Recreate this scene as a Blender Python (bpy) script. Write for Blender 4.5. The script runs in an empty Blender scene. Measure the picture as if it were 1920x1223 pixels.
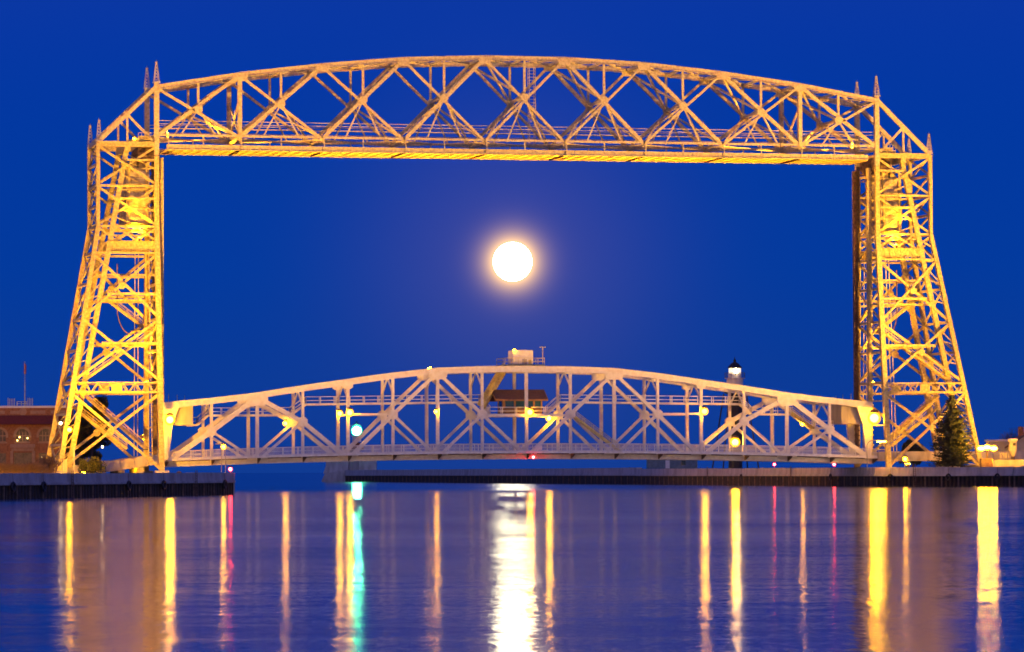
import bpy, bmesh, math, random
from mathutils import Vector as V, Matrix
random.seed(7)
sc = bpy.context.scene
col = sc.collection
rad = math.radians

# ------------------------------------------------------------------ camera
# world: X runs along the bridge, Y away from the harbour, Z up, water at 0
F = 7500.0; TH = rad(14.0); ROLL = rad(0.28); PITCH = math.atan(273.3 / F); HC = 2.65
RX = V((math.cos(TH), -math.sin(TH), 0)); GY = V((math.sin(TH), math.cos(TH), 0)); UP = V((0, 0, 1))
CP = -2.2 * RX - 645.0 * GY + UP * HC
FW = GY * math.cos(PITCH) + UP * math.sin(PITCH)
U0 = UP * math.cos(PITCH) - GY * math.sin(PITCH)
CR = RX * math.cos(ROLL) - U0 * math.sin(ROLL); CU = U0 * math.cos(ROLL) + RX * math.sin(ROLL)
cam = bpy.data.objects.new('camera', bpy.data.cameras.new('camera')); col.objects.link(cam)
m = Matrix((CR, CU, -FW)).transposed().to_4x4(); m.translation = CP; cam.matrix_world = m
cam.data.sensor_width = 36.0; cam.data.lens = 36.0 * F / 1920.0
cam.data.clip_start = 1.0; cam.data.clip_end = 250000.0
sc.camera = cam

def at(px, py, D):
    """a point at distance D along the view, by where it shows in the photograph"""
    return CP + (FW * F + CR * (px - 960) + CU * (611.5 - py)) / F * D

# ------------------------------------------------------------------ world, dusk sky with the moon's aureole
MOON = at(961, 491, 95000.0); MD = (MOON - CP).normalized()
W = bpy.data.worlds.new('World'); sc.world = W; W.use_nodes = True
nt = W.node_tree; nt.nodes.clear(); N = nt.nodes.new; L = nt.links.new
def wm(op, a, b=None, c=None):
    n = N('ShaderNodeMath'); n.operation = op
    for i, x in enumerate((a, b, c)):
        if x is None: continue
        if isinstance(x, (int, float)): n.inputs[i].default_value = x
        else: L(x, n.inputs[i])
    return n.outputs[0]
tc = N('ShaderNodeTexCoord'); sep = N('ShaderNodeSeparateXYZ'); L(tc.outputs['Generated'], sep.inputs[0])
ramp = N('ShaderNodeValToRGB'); L(wm('MAXIMUM', sep.outputs[2], 0.0), ramp.inputs[0])
e = ramp.color_ramp.elements
e[0].position = 0.0; e[0].color = (0.005, 0.043, 0.285, 1)
e[1].position = 1.0; e[1].color = (0.0006, 0.018, 0.24, 1)
for p, c in ((0.05, (0.0010, 0.043, 0.34, 1)), (0.11, (0.0004, 0.0385, 0.37, 1)), (0.4, (0.0006, 0.028, 0.32, 1))):
    k = e.new(p); k.color = c
dist = N('ShaderNodeVectorMath'); dist.operation = 'DISTANCE'; L(tc.outputs['Generated'], dist.inputs[0]); dist.inputs[1].default_value = MD
d = dist.outputs['Value']
def glow(k, colr, pw=1.0, off=0.0):
    x = wm('MAXIMUM', wm('SUBTRACT', d, off), 0.0)
    g = wm('EXPONENT', wm('MULTIPLY', wm('POWER', wm('DIVIDE', x, k), pw), -1.0))
    mx = N('ShaderNodeMix'); mx.data_type = 'RGBA'; mx.blend_type = 'MIX'
    L(g, mx.inputs['Factor']); mx.inputs[6].default_value = (0, 0, 0, 1); mx.inputs[7].default_value = (*colr, 1)
    return mx.outputs[2]
def addc(a, b):
    n = N('ShaderNodeVectorMath'); n.operation = 'ADD'; L(a, n.inputs[0]); L(b, n.inputs[1]); return n.outputs[0]
sky = addc(ramp.outputs[0], glow(0.031, (0.043, 0.022, -0.015), 1.9))
# after sunset the sky behind the camera, over the harbour, is still the brighter half
az = N('ShaderNodeVectorMath'); az.operation = 'DOT_PRODUCT'; L(tc.outputs['Generated'], az.inputs[0]); az.inputs[1].default_value = -GY
west = wm('MULTIPLY', wm('POWER', wm('MAXIMUM', wm('MULTIPLY_ADD', az.outputs['Value'], 0.55, 0.45), 0.0), 1.6), wm('EXPONENT', wm('MULTIPLY', wm('ABSOLUTE', sep.outputs[2]), -1.8)))
wc = N('ShaderNodeVectorMath'); wc.operation = 'SCALE'; wc.inputs[0].default_value = (0.42, 0.36, 0.46); L(west, wc.inputs['Scale'])
sky = addc(sky, wc.outputs[0])
sky = addc(sky, glow(0.0020, (1.6, 0.9, 0.1), 1.0, 0.0046))
bg = N('ShaderNodeBackground'); L(sky, bg.inputs[0]); bg.inputs[1].default_value = 1.0
ns = N('ShaderNodeTexSky'); ns.sky_type = 'NISHITA'; ns.sun_disc = False
ns.sun_elevation = rad(-3.0); ns.sun_rotation = rad(194.0)
bg2 = N('ShaderNodeBackground'); L(ns.outputs[0], bg2.inputs[0]); bg2.inputs[1].default_value = 0.15
ad = N('ShaderNodeAddShader'); L(bg.outputs[0], ad.inputs[0]); L(bg2.outputs[0], ad.inputs[1])
out = N('ShaderNodeOutputWorld'); L(ad.outputs[0], out.inputs[0])

# the moon's own faint light
sl = bpy.data.lights.new('moonlight', 'SUN'); sl.energy = 0.02; sl.angle = rad(0.53); sl.color = (1, 0.93, 0.8)
so = bpy.data.objects.new('moonlight', sl); col.objects.link(so); so.location = (0, 0, 90)
so.rotation_euler = MD.to_track_quat('Z', 'Y').to_euler()

vs = sc.view_settings; vs.view_transform = 'Standard'; vs.look = 'None'; vs.exposure = 0; vs.gamma = 1; vs.use_curve_mapping = False
sc.cycles.use_denoising = True
sc.cycles.max_bounces = 5; sc.cycles.diffuse_bounces = 2; sc.cycles.glossy_bounces = 3; sc.cycles.transmission_bounces = 3
sc.cycles.sample_clamp_indirect = 6.0
sc.cycles.filter_width = 1.7

# ------------------------------------------------------------------ materials
MATS = {}
def mat(name, c, rough=0.6, metal=0.0, var=0.25, scale=1.5, c2=None, bump=0.0, stretch=None, emit=None, es=0.0):
    mt = bpy.data.materials.new(name); mt.use_nodes = True; t = mt.node_tree; b = t.nodes['Principled BSDF']
    b.inputs['Roughness'].default_value = rough; b.inputs['Metallic'].default_value = metal
    if var or c2:
        tcn = t.nodes.new('ShaderNodeTexCoord'); mp = t.nodes.new('ShaderNodeMapping'); t.links.new(tcn.outputs['Object'], mp.inputs[0])
        if stretch: mp.inputs['Scale'].default_value = stretch
        nz = t.nodes.new('ShaderNodeTexNoise'); nz.inputs['Scale'].default_value = scale; nz.inputs['Detail'].default_value = 5
        t.links.new(mp.outputs[0], nz.inputs['Vector'])
        r = t.nodes.new('ShaderNodeValToRGB'); t.links.new(nz.outputs[0], r.inputs[0])
        a = c2 or tuple(x * (1 - var) for x in c)
        r.color_ramp.elements[0].position = 0.34; r.color_ramp.elements[0].color = (*a, 1)
        r.color_ramp.elements[1].position = 0.6; r.color_ramp.elements[1].color = (*c, 1)
        t.links.new(r.outputs[0], b.inputs['Base Color'])
        if bump:
            bp = t.nodes.new('ShaderNodeBump'); bp.inputs['Strength'].default_value = bump; bp.inputs['Distance'].default_value = 0.05
            t.links.new(nz.outputs[0], bp.inputs['Height']); t.links.new(bp.outputs[0], b.inputs['Normal'])
    else:
        b.inputs['Base Color'].default_value = (*c, 1)
    if emit:
        b.inputs['Emission Color'].default_value = (*emit, 1); b.inputs['Emission Strength'].default_value = es
    MATS[name] = mt; return mt
STEEL = mat('aged steel paint with floodlight tint', (0.66, 0.56, 0.2), 0.5, 0, c2=(0.42, 0.32, 0.11), scale=3.0)  # silver paint with grime; the floodlights' gold is mixed into the colour
CREAM = mat('lightly tinted span steel paint', (0.68, 0.6, 0.36), 0.5, 0, c2=(0.46, 0.37, 0.2), scale=3.0)  # same paint with a weaker share of that golden light
SPIRE = mat('unlit grey spire steel', (0.5, 0.49, 0.52), 0.5, 0)  # same silver steel kept grey, as the floods miss it
WHITE = mat('white steel paint', (0.72, 0.7, 0.68), 0.45, 0, c2=(0.62, 0.58, 0.54), scale=1.4)
DARKST = mat('weathered and unlit dark steel', (0.2, 0.13, 0.09), 0.7, 0, c2=(0.08, 0.05, 0.035), scale=2.0)
CABLE = mat('greased wire rope', (0.06, 0.045, 0.04), 0.6, 0, var=0)
CWT = mat('weathered pale concrete weights', (0.5, 0.45, 0.38), 0.85, 0, c2=(0.26, 0.2, 0.15), scale=1.3, bump=0.5)
DECK = mat('steel grating deck', (0.09, 0.085, 0.08), 0.7, 0, scale=3)
CONC = mat('old concrete', (0.56, 0.52, 0.49), 0.9, 0, c2=(0.39, 0.35, 0.32), scale=0.9, bump=0.3, stretch=(1, 1, 0.3))
PILE = mat('tarred sheet piling', (0.045, 0.028, 0.02), 0.6, 0, c2=(0.018, 0.012, 0.01), scale=1.2)
GRND = mat('quay gravel and turf', (0.12, 0.1, 0.07), 0.95, 0, c2=(0.06, 0.06, 0.035), scale=0.5)
BRICK = mat('red brown brick', (0.36, 0.16, 0.07), 0.85, 0, c2=(0.25, 0.1, 0.045), scale=2.5)
TRIM = mat('sandstone trim', (0.42, 0.27, 0.18), 0.85, 0, scale=1.5)
TILE = mat('dark red roof tile', (0.16, 0.03, 0.015), 0.7, 0, scale=3)
ROOFB = mat('brown shingle', (0.17, 0.09, 0.075), 0.8, 0, scale=3)
TIMB = mat('brown timber', (0.3, 0.16, 0.07), 0.7, 0, scale=2)
GLASS = mat('dark window glass', (0.02, 0.07, 0.09), 0.12, 0, var=0)
BLACK = mat('black iron', (0.02, 0.018, 0.018), 0.5, 0, var=0)
GREY = mat('grey metal sheet', (0.36, 0.34, 0.33), 0.5, 0, c2=(0.27, 0.25, 0.24), scale=1.0, stretch=(1, 1, 0.2))
PLAST = mat('white board', (0.78, 0.77, 0.74), 0.5, 0, var=0.1)
REDP = mat('red cloth', (0.4, 0.03, 0.04), 0.9, 0)
YELP = mat('pale yellow siding', (0.6, 0.52, 0.38), 0.7, 0, var=0.12)
BARK = mat('bark', (0.1, 0.06, 0.04), 0.9, 0, scale=6)
NEED = mat('spruce needles', (0.035, 0.05, 0.025), 0.8, 0, c2=(0.018, 0.026, 0.014), scale=1.2)
LEAF = mat('dark leaves', (0.05, 0.055, 0.025), 0.8, 0, c2=(0.025, 0.03, 0.013), scale=1.0)
TWIG = mat('dry twigs', (0.3, 0.18, 0.08), 0.9, 0, scale=3)
def lampmat(name, c, s): return mat(name, (0.8, 0.8, 0.8), 0.3, 0, var=0, emit=c, es=s)
PEACH = (1.0, 0.45, 0.03); SOD = (1.0, 0.405, 0.004); HAL = (1.0, 0.6, 0.33)
E_SOD = lampmat('lit sodium lamp', SOD, 240.0)
E_BIG = lampmat('lit large sodium flood', SOD, 340.0)
E_RED = lampmat('lit red lamp', (1.0, 0.03, 0.03), 220.0)
E_GRN = lampmat('lit green beacon', (0.1, 1.0, 0.45), 1100.0)
E_WHT = lampmat('lit warm white lamp', (1.0, 0.72, 0.33), 90.0)
def halomat(name, c, s, tr):  # see-through glowing shell that draws a lamp's bloom as geometry
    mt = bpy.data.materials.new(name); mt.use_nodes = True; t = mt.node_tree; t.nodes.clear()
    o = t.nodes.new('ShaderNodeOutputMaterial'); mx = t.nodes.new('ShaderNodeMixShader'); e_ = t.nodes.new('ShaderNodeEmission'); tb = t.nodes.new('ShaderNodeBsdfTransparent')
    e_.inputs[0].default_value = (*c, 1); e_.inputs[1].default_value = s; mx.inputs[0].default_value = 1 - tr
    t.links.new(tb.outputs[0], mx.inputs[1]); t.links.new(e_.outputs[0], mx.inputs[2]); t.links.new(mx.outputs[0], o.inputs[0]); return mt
G_SOD = halomat('amber lamp halo', (1.0, 0.44, 0.004), 2.6, 0.6); G_RED = halomat('red lamp halo', (1.0, 0.02, 0.02), 1.6, 0.6)
G_GRN = halomat('green lamp halo', (0.02, 1.0, 0.5), 2.0, 0.55); G_WHT = halomat('warm lamp halo', (1.0, 0.7, 0.35), 1.5, 0.6)
WARMG = mat('warm tinted window glass', (0.15, 0.1, 0.065), 0.3, 0, c2=(0.05, 0.035, 0.025), scale=2.0)  # warm window reflections are put into the glass colour
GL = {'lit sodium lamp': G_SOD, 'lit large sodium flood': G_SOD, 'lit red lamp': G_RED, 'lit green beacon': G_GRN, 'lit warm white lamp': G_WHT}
E_DIM = lampmat('glowing facade dot', (1.0, 0.75, 0.2), 8.0)

# ------------------------------------------------------------------ mesh helpers
class MB:
    def __init__(s): s.v = []; s.f = []
    def hexa(s, pts):
        o = len(s.v); s.v += [tuple(p) for p in pts]
        s.f += [tuple(o + i for i in q) for q in ((0, 3, 2, 1), (4, 5, 6, 7), (0, 1, 5, 4), (1, 2, 6, 5), (2, 3, 7, 6), (3, 0, 4, 7))]
        return s
    def box(s, x0, x1, y0, y1, z0, z1):
        return s.hexa([(x0, y0, z0), (x1, y0, z0), (x1, y1, z0), (x0, y1, z0), (x0, y0, z1), (x1, y0, z1), (x1, y1, z1), (x0, y1, z1)])
    def beam(s, p, q, w, h, side=(0, 1, 0), w2=None, h2=None):
        p, q = V(p), V(q); a = (q - p).normalized(); sd = V(side); sd = sd - a * sd.dot(a)
        if sd.length < 1e-3: sd = V((1, 0, 0)) - a * a.x
        sd.normalize(); u = sd.cross(a); w2 = w if w2 is None else w2; h2 = h if h2 is None else h2
        S, T = sd * w / 2, u * h / 2; S2, T2 = sd * w2 / 2, u * h2 / 2
        return s.hexa([p - S - T, p + S - T, p + S + T, p - S + T, q - S2 - T2, q + S2 - T2, q + S2 + T2, q - S2 + T2])
    def laced(s, p, q, w, h, side=(0, 1, 0), t=0.09):
        """built-up member: two channels side by side joined by zigzag lacing bars"""
        p, q = V(p), V(q); a = (q - p); n = a.length; a.normalize(); sd = V(side); sd = (sd - a * sd.dot(a)).normalized(); u = sd.cross(a)
        for k in (-1, 1):
            o = sd * (k * (w / 2 - t / 2)); s.beam(p + o, q + o, t, h, side)
            for j in (-1, 1):
                f = sd * (k * (w / 2 - 0.12)) + u * (j * (h / 2 - 0.02)); s.beam(p + f, q + f, 0.2, 0.05, side)
        c = max(2, int(n / (w * 1.3))); 
        for j in (-1, 1):
            for i in range(c):
                k = 1 if i % 2 else -1
                A = p + a * (n * i / c) + sd * (k * (w / 2 - 0.1)) + u * (j * h / 2)
                B = p + a * (n * (i + 1) / c) - sd * (k * (w / 2 - 0.1)) + u * (j * h / 2)
                s.beam(A, B, 0.11, 0.03, u.cross(B - A))
        return s
    def cyl(s, p, q, r, r2=None, n=10):
        p, q = V(p), V(q); a = (q - p).normalized(); x = a.orthogonal().normalized(); y = a.cross(x); r2 = r if r2 is None else r2
        o = len(s.v)
        for c, rr in ((p, r), (q, r2)):
            for i in range(n):
                t = 2 * math.pi * i / n; s.v.append(tuple(c + (x * math.cos(t) + y * math.sin(t)) * rr))
        for i in range(n):
            j = (i + 1) % n; s.f.append((o + i, o + j, o + n + j, o + n + i))
        s.f.append(tuple(o + i for i in range(n))[::-1]); s.f.append(tuple(o + n + i for i in range(n)))
        return s
    def lathe(s, c, prof, n=14):
        c = V(c); o = len(s.v)
        for r, z in prof:
            for i in range(n):
                t = 2 * math.pi * i / n; s.v.append((c.x + r * math.cos(t), c.y + r * math.sin(t), c.z + z))
        for k in range(len(prof) - 1):
            for i in range(n):
                j = (i + 1) % n; s.f.append((o + k * n + i, o + k * n + j, o + (k + 1) * n + j, o + (k + 1) * n + i))
        s.f.append(tuple(o + i for i in range(n))[::-1]); s.f.append(tuple(o + (len(prof) - 1) * n + i for i in range(n)))
        return s
    def ball(s, c, r, n=12, k=8, sq=1.0):
        return s.lathe(c, [(max(0.001, r * math.sin(math.pi * i / k)), -r * sq * math.cos(math.pi * i / k)) for i in range(k + 1)], n)
    def poly(s, pts, d):
        """extrude a closed outline by vector d"""
        d = V(d); o = len(s.v); n = len(pts); s.v += [tuple(V(p)) for p in pts] + [tuple(V(p) + d) for p in pts]
        s.f.append(tuple(o + i for i in range(n))[::-1]); s.f.append(tuple(o + n + i for i in range(n)))
        for i in range(n):
            j = (i + 1) % n; s.f.append((o + i, o + j, o + n + j, o + n + i))
        return s
    def quad(s, a, b, c, d):
        o = len(s.v); s.v += [tuple(a), tuple(b), tuple(c), tuple(d)]; s.f.append((o, o + 1, o + 2, o + 3)); return s
    def build(s, name, mt, parent=None, rel=False, smooth=False):
        me = bpy.data.meshes.new(name); me.from_pydata(s.v, [], s.f)
        bm = bmesh.new(); bm.from_mesh(me); bmesh.ops.recalc_face_normals(bm, faces=bm.faces); bm.to_mesh(me); bm.free()
        me.materials.append(mt)
        if smooth: me.shade_smooth()
        o = bpy.data.objects.new(name, me); col.objects.link(o)
        if parent is not None:
            o.parent = parent
            if parent.type == 'EMPTY' and not rel: o.matrix_parent_inverse = Matrix.Translation(-parent.location)
        return o
def tag(o, label=None, cat=None, group=None, kind=None):
    for k, x in (('label', label), ('category', cat), ('group', group), ('kind', kind)):
        if x: o[k] = x
    return o
def thing(name, loc, label, cat, group=None, rz=0.0):
    o = bpy.data.objects.new(name, None); col.objects.link(o); o.location = loc; o.rotation_euler = (0, 0, rz); o.empty_display_size = 0.5
    return tag(o, label, cat, group)
def copy_tree(o, parent=None):
    c = o.copy(); col.objects.link(c)
    if parent is not None: c.parent = parent
    for ch in list(o.children): copy_tree(ch, c)
    return c
def mem(root, name, p, q, w, h, style='b', mt=None, side=(0, 1, 0)):
    if mt is None and root.name.startswith('overhead'): mt = CREAM
    b = MB(); (b.laced if style == 'l' else b.beam)(p, q, w, h, side); return b.build(name, mt or STEEL, root)
def spot(name, pos, aim, power, colr, size, blend=0.5, r=0.4, parent=None):
    l = bpy.data.lights.new(name, 'SPOT'); l.energy = power; l.color = colr; l.spot_size = rad(size); l.spot_blend = blend; l.shadow_soft_size = r
    o = bpy.data.objects.new(name, l); col.objects.link(o); o.location = pos
    o.rotation_euler = (V(aim) - V(pos)).to_track_quat('-Z', 'Y').to_euler()
    if parent is not None: o.parent = parent; o.matrix_parent_inverse = Matrix.Translation(-parent.location)
    return o

# ------------------------------------------------------------------ moon
mo = MB().ball(MOON, 95000 * 36.5 / F, 48, 32).build('moon', lampmat('sunlit moon', (1.0, 0.9, 0.56), 26.0), smooth=True)
tag(mo, 'bright full moon hanging in the dusk sky between the overhead truss and the lift span', 'moon')

# ------------------------------------------------------------------ water
def water_mat():
    mt = bpy.data.materials.new('harbour water'); mt.use_nodes = True; t = mt.node_tree; n = t.nodes.new; l = t.links.new
    b = t.nodes['Principled BSDF']; b.inputs['Base Color'].default_value = (0.004, 0.008, 0.03, 1); b.inputs['IOR'].default_value = 1.33
    g = n('ShaderNodeNewGeometry')
    mp = n('ShaderNodeMapping'); l(g.outputs['Position'], mp.inputs[0]); mp.inputs['Rotation'].default_value = (0, 0, TH)
    def noise(sx, sy, det, rough=0.5):
        m2 = n('ShaderNodeMapping'); l(mp.outputs[0], m2.inputs[0]); m2.inputs['Scale'].default_value = (sx, sy, 1)
        k = n('ShaderNodeTexNoise'); k.inputs['Scale'].default_value = 1; k.inputs['Detail'].default_value = det; k.inputs['Roughness'].default_value = rough
        l(m2.outputs[0], k.inputs['Vector']); return k
    # wind lanes change the roughness
    k1 = noise(0.006, 0.03, 3); r = n('ShaderNodeMapRange'); l(k1.outputs[0], r.inputs[0])
    r.inputs[1].default_value = 0.3; r.inputs[2].default_value = 0.7; r.inputs[3].default_value = 0.09; r.inputs[4].default_value = 0.13
    l(r.outputs[0], b.inputs['Roughness'])
    # ripple slopes
    def slope(k, ax, ay):
        s1 = n('ShaderNodeVectorMath'); s1.operation = 'SUBTRACT'; l(k.outputs['Color'], s1.inputs[0]); s1.inputs[1].default_value = (0.5, 0.5, 0.5)
        s2 = n('ShaderNodeVectorMath'); s2.operation = 'MULTIPLY'; l(s1.outputs[0], s2.inputs[0]); s2.inputs[1].default_value = (ax, ay, 0); return s2.outputs[0]
    a1 = slope(noise(1.1, 0.9, 3, 0.6), 0.018, 0.018); a2 = slope(noise(0.12, 0.22, 2), 0.045, 0.006)
    ad = n('ShaderNodeVectorMath'); l(a1, ad.inputs[0]); l(a2, ad.inputs[1])
    a3 = slope(noise(5.0, 1.3, 2), 0.1, 0.008); a4 = slope(noise(0.02, 0.13, 4, 0.65), 0.0, 0.032); a5 = slope(noise(0.12, 0.7, 3), 0.0, 0.018)
    ad4 = n('ShaderNodeVectorMath'); l(a4, ad4.inputs[0]); l(a5, ad4.inputs[1]); ad5 = n('ShaderNodeVectorMath'); l(ad.outputs[0], ad5.inputs[0]); l(ad4.outputs[0], ad5.inputs[1])
    ad3 = n('ShaderNodeVectorMath'); l(ad5.outputs[0], ad3.inputs[0]); l(a3, ad3.inputs[1])
    ad2 = n('ShaderNodeVectorMath'); l(ad3.outputs[0], ad2.inputs[0]); ad2.inputs[1].default_value = (0, 0, 1)
    nm = n('ShaderNodeVectorMath'); nm.operation = 'NORMALIZE'; l(ad2.outputs[0], nm.inputs[0]); l(nm.outputs[0], b.inputs['Normal'])
    return mt
w = MB().quad((-60000, -3000, 0), (60000, -3000, 0), (60000, 160000, 0), (-60000, 160000, 0)).build('water', water_mat())
tag(w, kind='structure')

# ------------------------------------------------------------------ quays, sea walls, pier
def ground(name, pts, z0, z1): tag(MB().poly([(x, y, z0) for x, y in pts], (0, 0, z1 - z0)).build(name, GRND), kind='structure')
PX = lambda y: 57.0 + (y + 7) * 0.0405
LC = (-70.7, -129.6)
ground('quay_ground', [(-70.9, -129.4), (-58.2, -6), (-36, 560), (-700, 560), (-700, -259), (-142.4, -259)], -2, 2.45)
ground('quay_ground', [(57.6, -6.8), (69.9, -36.5), (86.6, -76.5), (600, -76.5), (600, 110), (PX(110) + .6, 110)], -2, 2.75)
ground('pier_ground', [(PX(110) + .6, 110.02), (PX(110) + 16, 110.02), (PX(565) + 11, 565), (PX(565) + .6, 565)], -2, 2.95)

def sea_wall(label, group, line, ztop, zcap, thick, ends=(0, 0), block=7.5, pitch=0.95, capm=CONC):
    """concrete coping in separate cast blocks over a corrugated sheet pile face"""
    p, q = V((*line[0], 0)), V((*line[1], 0)); a = q - p; n = a.length; a.normalize(); nr = V((a.y, -a.x, 0))   # outward normal to the right of travel
    root = thing('sea_wall', p, label, 'sea wall', group)
    k = max(1, round(n / block))
    for i in range(k):
        A = p + a * (n * i / k + 0.03); B = p + a * (n * (i + 1) / k - 0.03); dz = random.uniform(-.03, .03); dn = random.uniform(0, .03)
        b = MB().hexa([A + nr * (.12 + dn) + UP * zcap, B + nr * (.12 + dn) + UP * zcap, B - nr * thick + UP * zcap, A - nr * thick + UP * zcap,
                       A + nr * (.05 + dn) + UP * (ztop + dz), B + nr * (.05 + dn) + UP * (ztop + dz), B - nr * thick + UP * (ztop + dz), A - nr * thick + UP * (ztop + dz)])
        b.beam(A + nr * (.2 + dn) + UP * (zcap + .18), B + nr * (.2 + dn) + UP * (zcap + .18), 0.18, 0.24, nr)
        b.build('coping_block', capm, root)
    b = MB(); c = int(n / pitch); step = n / c; prof = []
    for i in range(c):
        for f, dpt in ((0, 0), (.3, 0), (.45, -.32), (.85, -.32)): prof.append((i + f, dpt))
    prof.append((c, 0))
    o = len(b.v)
    for f, dp in prof:
        P = p + a * (f * step) + nr * dp; b.v += [tuple(P + UP * -1.2), tuple(P + UP * (zcap + .005))]
    for i in range(len(prof) - 1): b.f.append((o + 2 * i, o + 2 * i + 2, o + 2 * i + 3, o + 2 * i + 1))
    tag(b.build('sheet_piling', PILE, root), kind='stuff')
    w_ = MB()
    for i in range(0, c, 4):
        P = p + a * ((i + .15) * step); w_.cyl(P + nr * 0.02 + UP * -0.6, P + nr * 0.02 + UP * zcap, 0.14, n=6)
    tag(w_.build('fender_pile', DARKST, root), kind='stuff')
    return root
sea_wall('long grey concrete sea wall with dark sheet piling below the left tower', 'sea walls of the canal', ((-142.4, -259.6), LC), 2.72, 1.42, 1.0)
MB().box(-71.6, -70.5, -129.5, -126, -1, 2.71).build('coping_block', CONC, None)
_r = bpy.data.objects['coping_block'] if False else None
sea_wall('concrete wall with ribbed piling running right from the corner below the right tower', 'sea walls of the canal', ((57.0, -7.0), (69.3, -36.7)), 3.05, 1.62, 1.0, block=9)
sea_wall('far right end of the concrete wall under the brightest flood lamp', 'sea walls of the canal', ((69.35, -36.8), (86.0, -77.0)), 3.05, 1.62, 1.0, block=9)
sea_wall('brown canal wall receding left behind the right half of the lift span', 'sea walls of the canal', ((PX(160), 160), (57.0, -6.9)), 3.1, 1.65, 1.0, block=12)
sea_wall('dark distant pier wall reaching out to the green beacon', 'sea walls of the canal', ((PX(566), 566), (PX(160.1), 160.1)), 3.35, 1.7, 1.0, block=14, pitch=1.4)
for o in list(col.objects):                       # the short return of the left wall belongs to that wall
    if o.type == 'MESH' and o.name.startswith('coping_block') and o.parent is None:
        rt = bpy.data.objects['sea_wall']; o.parent = rt; o.matrix_parent_inverse = Matrix.Translation(-rt.location)

# ------------------------------------------------------------------ overhead truss span
YN, YF = 0.0, 9.84
TX = [-60, -46.67, -33.33, -20, -6.67, 6.67, 20, 33.33, 46.67, 60]
TZ = [63.75, 66.0, 67.7, 68.95, 69.5, 69.5, 68.95, 67.7, 66.0, 63.75]
BZ = 55.9
span = thing('overhead_truss_span', (0, 5, 55), 'floodlit arched steel truss joining the tops of the two towers', 'bridge truss')
def spire(root, x, y, z0, z1, wd=.82):
    b = MB(); h = z1 - z0 - .55; w1 = .11
    cs = [(i, j) for i, j in ((-1, -1), (1, -1), (1, 1), (-1, 1))]
    for i, j in cs: b.beam((x + i * wd / 2, y + j * wd / 2, z0), (x + i * w1, y + j * w1, z0 + h), .09, .09)
    for k in range(6):
        f0, f1 = k / 6, (k + 1) / 6; a0, a1 = wd / 2 * (1 - f0) + w1 * f0, wd / 2 * (1 - f1) + w1 * f1
        for m_ in range(4):
            c0, c1 = cs[m_], cs[(m_ + 1) % 4]
            b.beam((x + c0[0] * a0, y + c0[1] * a0, z0 + h * f0), (x + c1[0] * a1, y + c1[1] * a1, z0 + h * f1), .055, .055)
            b.beam((x + c1[0] * a0, y + c1[1] * a0, z0 + h * f0), (x + c0[0] * a1, y + c0[1] * a1, z0 + h * f1), .055, .055)
    b.box(x - wd * .62, x + wd * .62, y - wd * .62, y + wd * .62, z0 - .22, z0)
    o = b.build('spire', SPIRE, root)
    MB().ball((x, y, z1 - .42), .2).cyl((x, y, z1 - .5), (x, y, z1), .05, .02, 6).build('finial', SPIRE, o)
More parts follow.
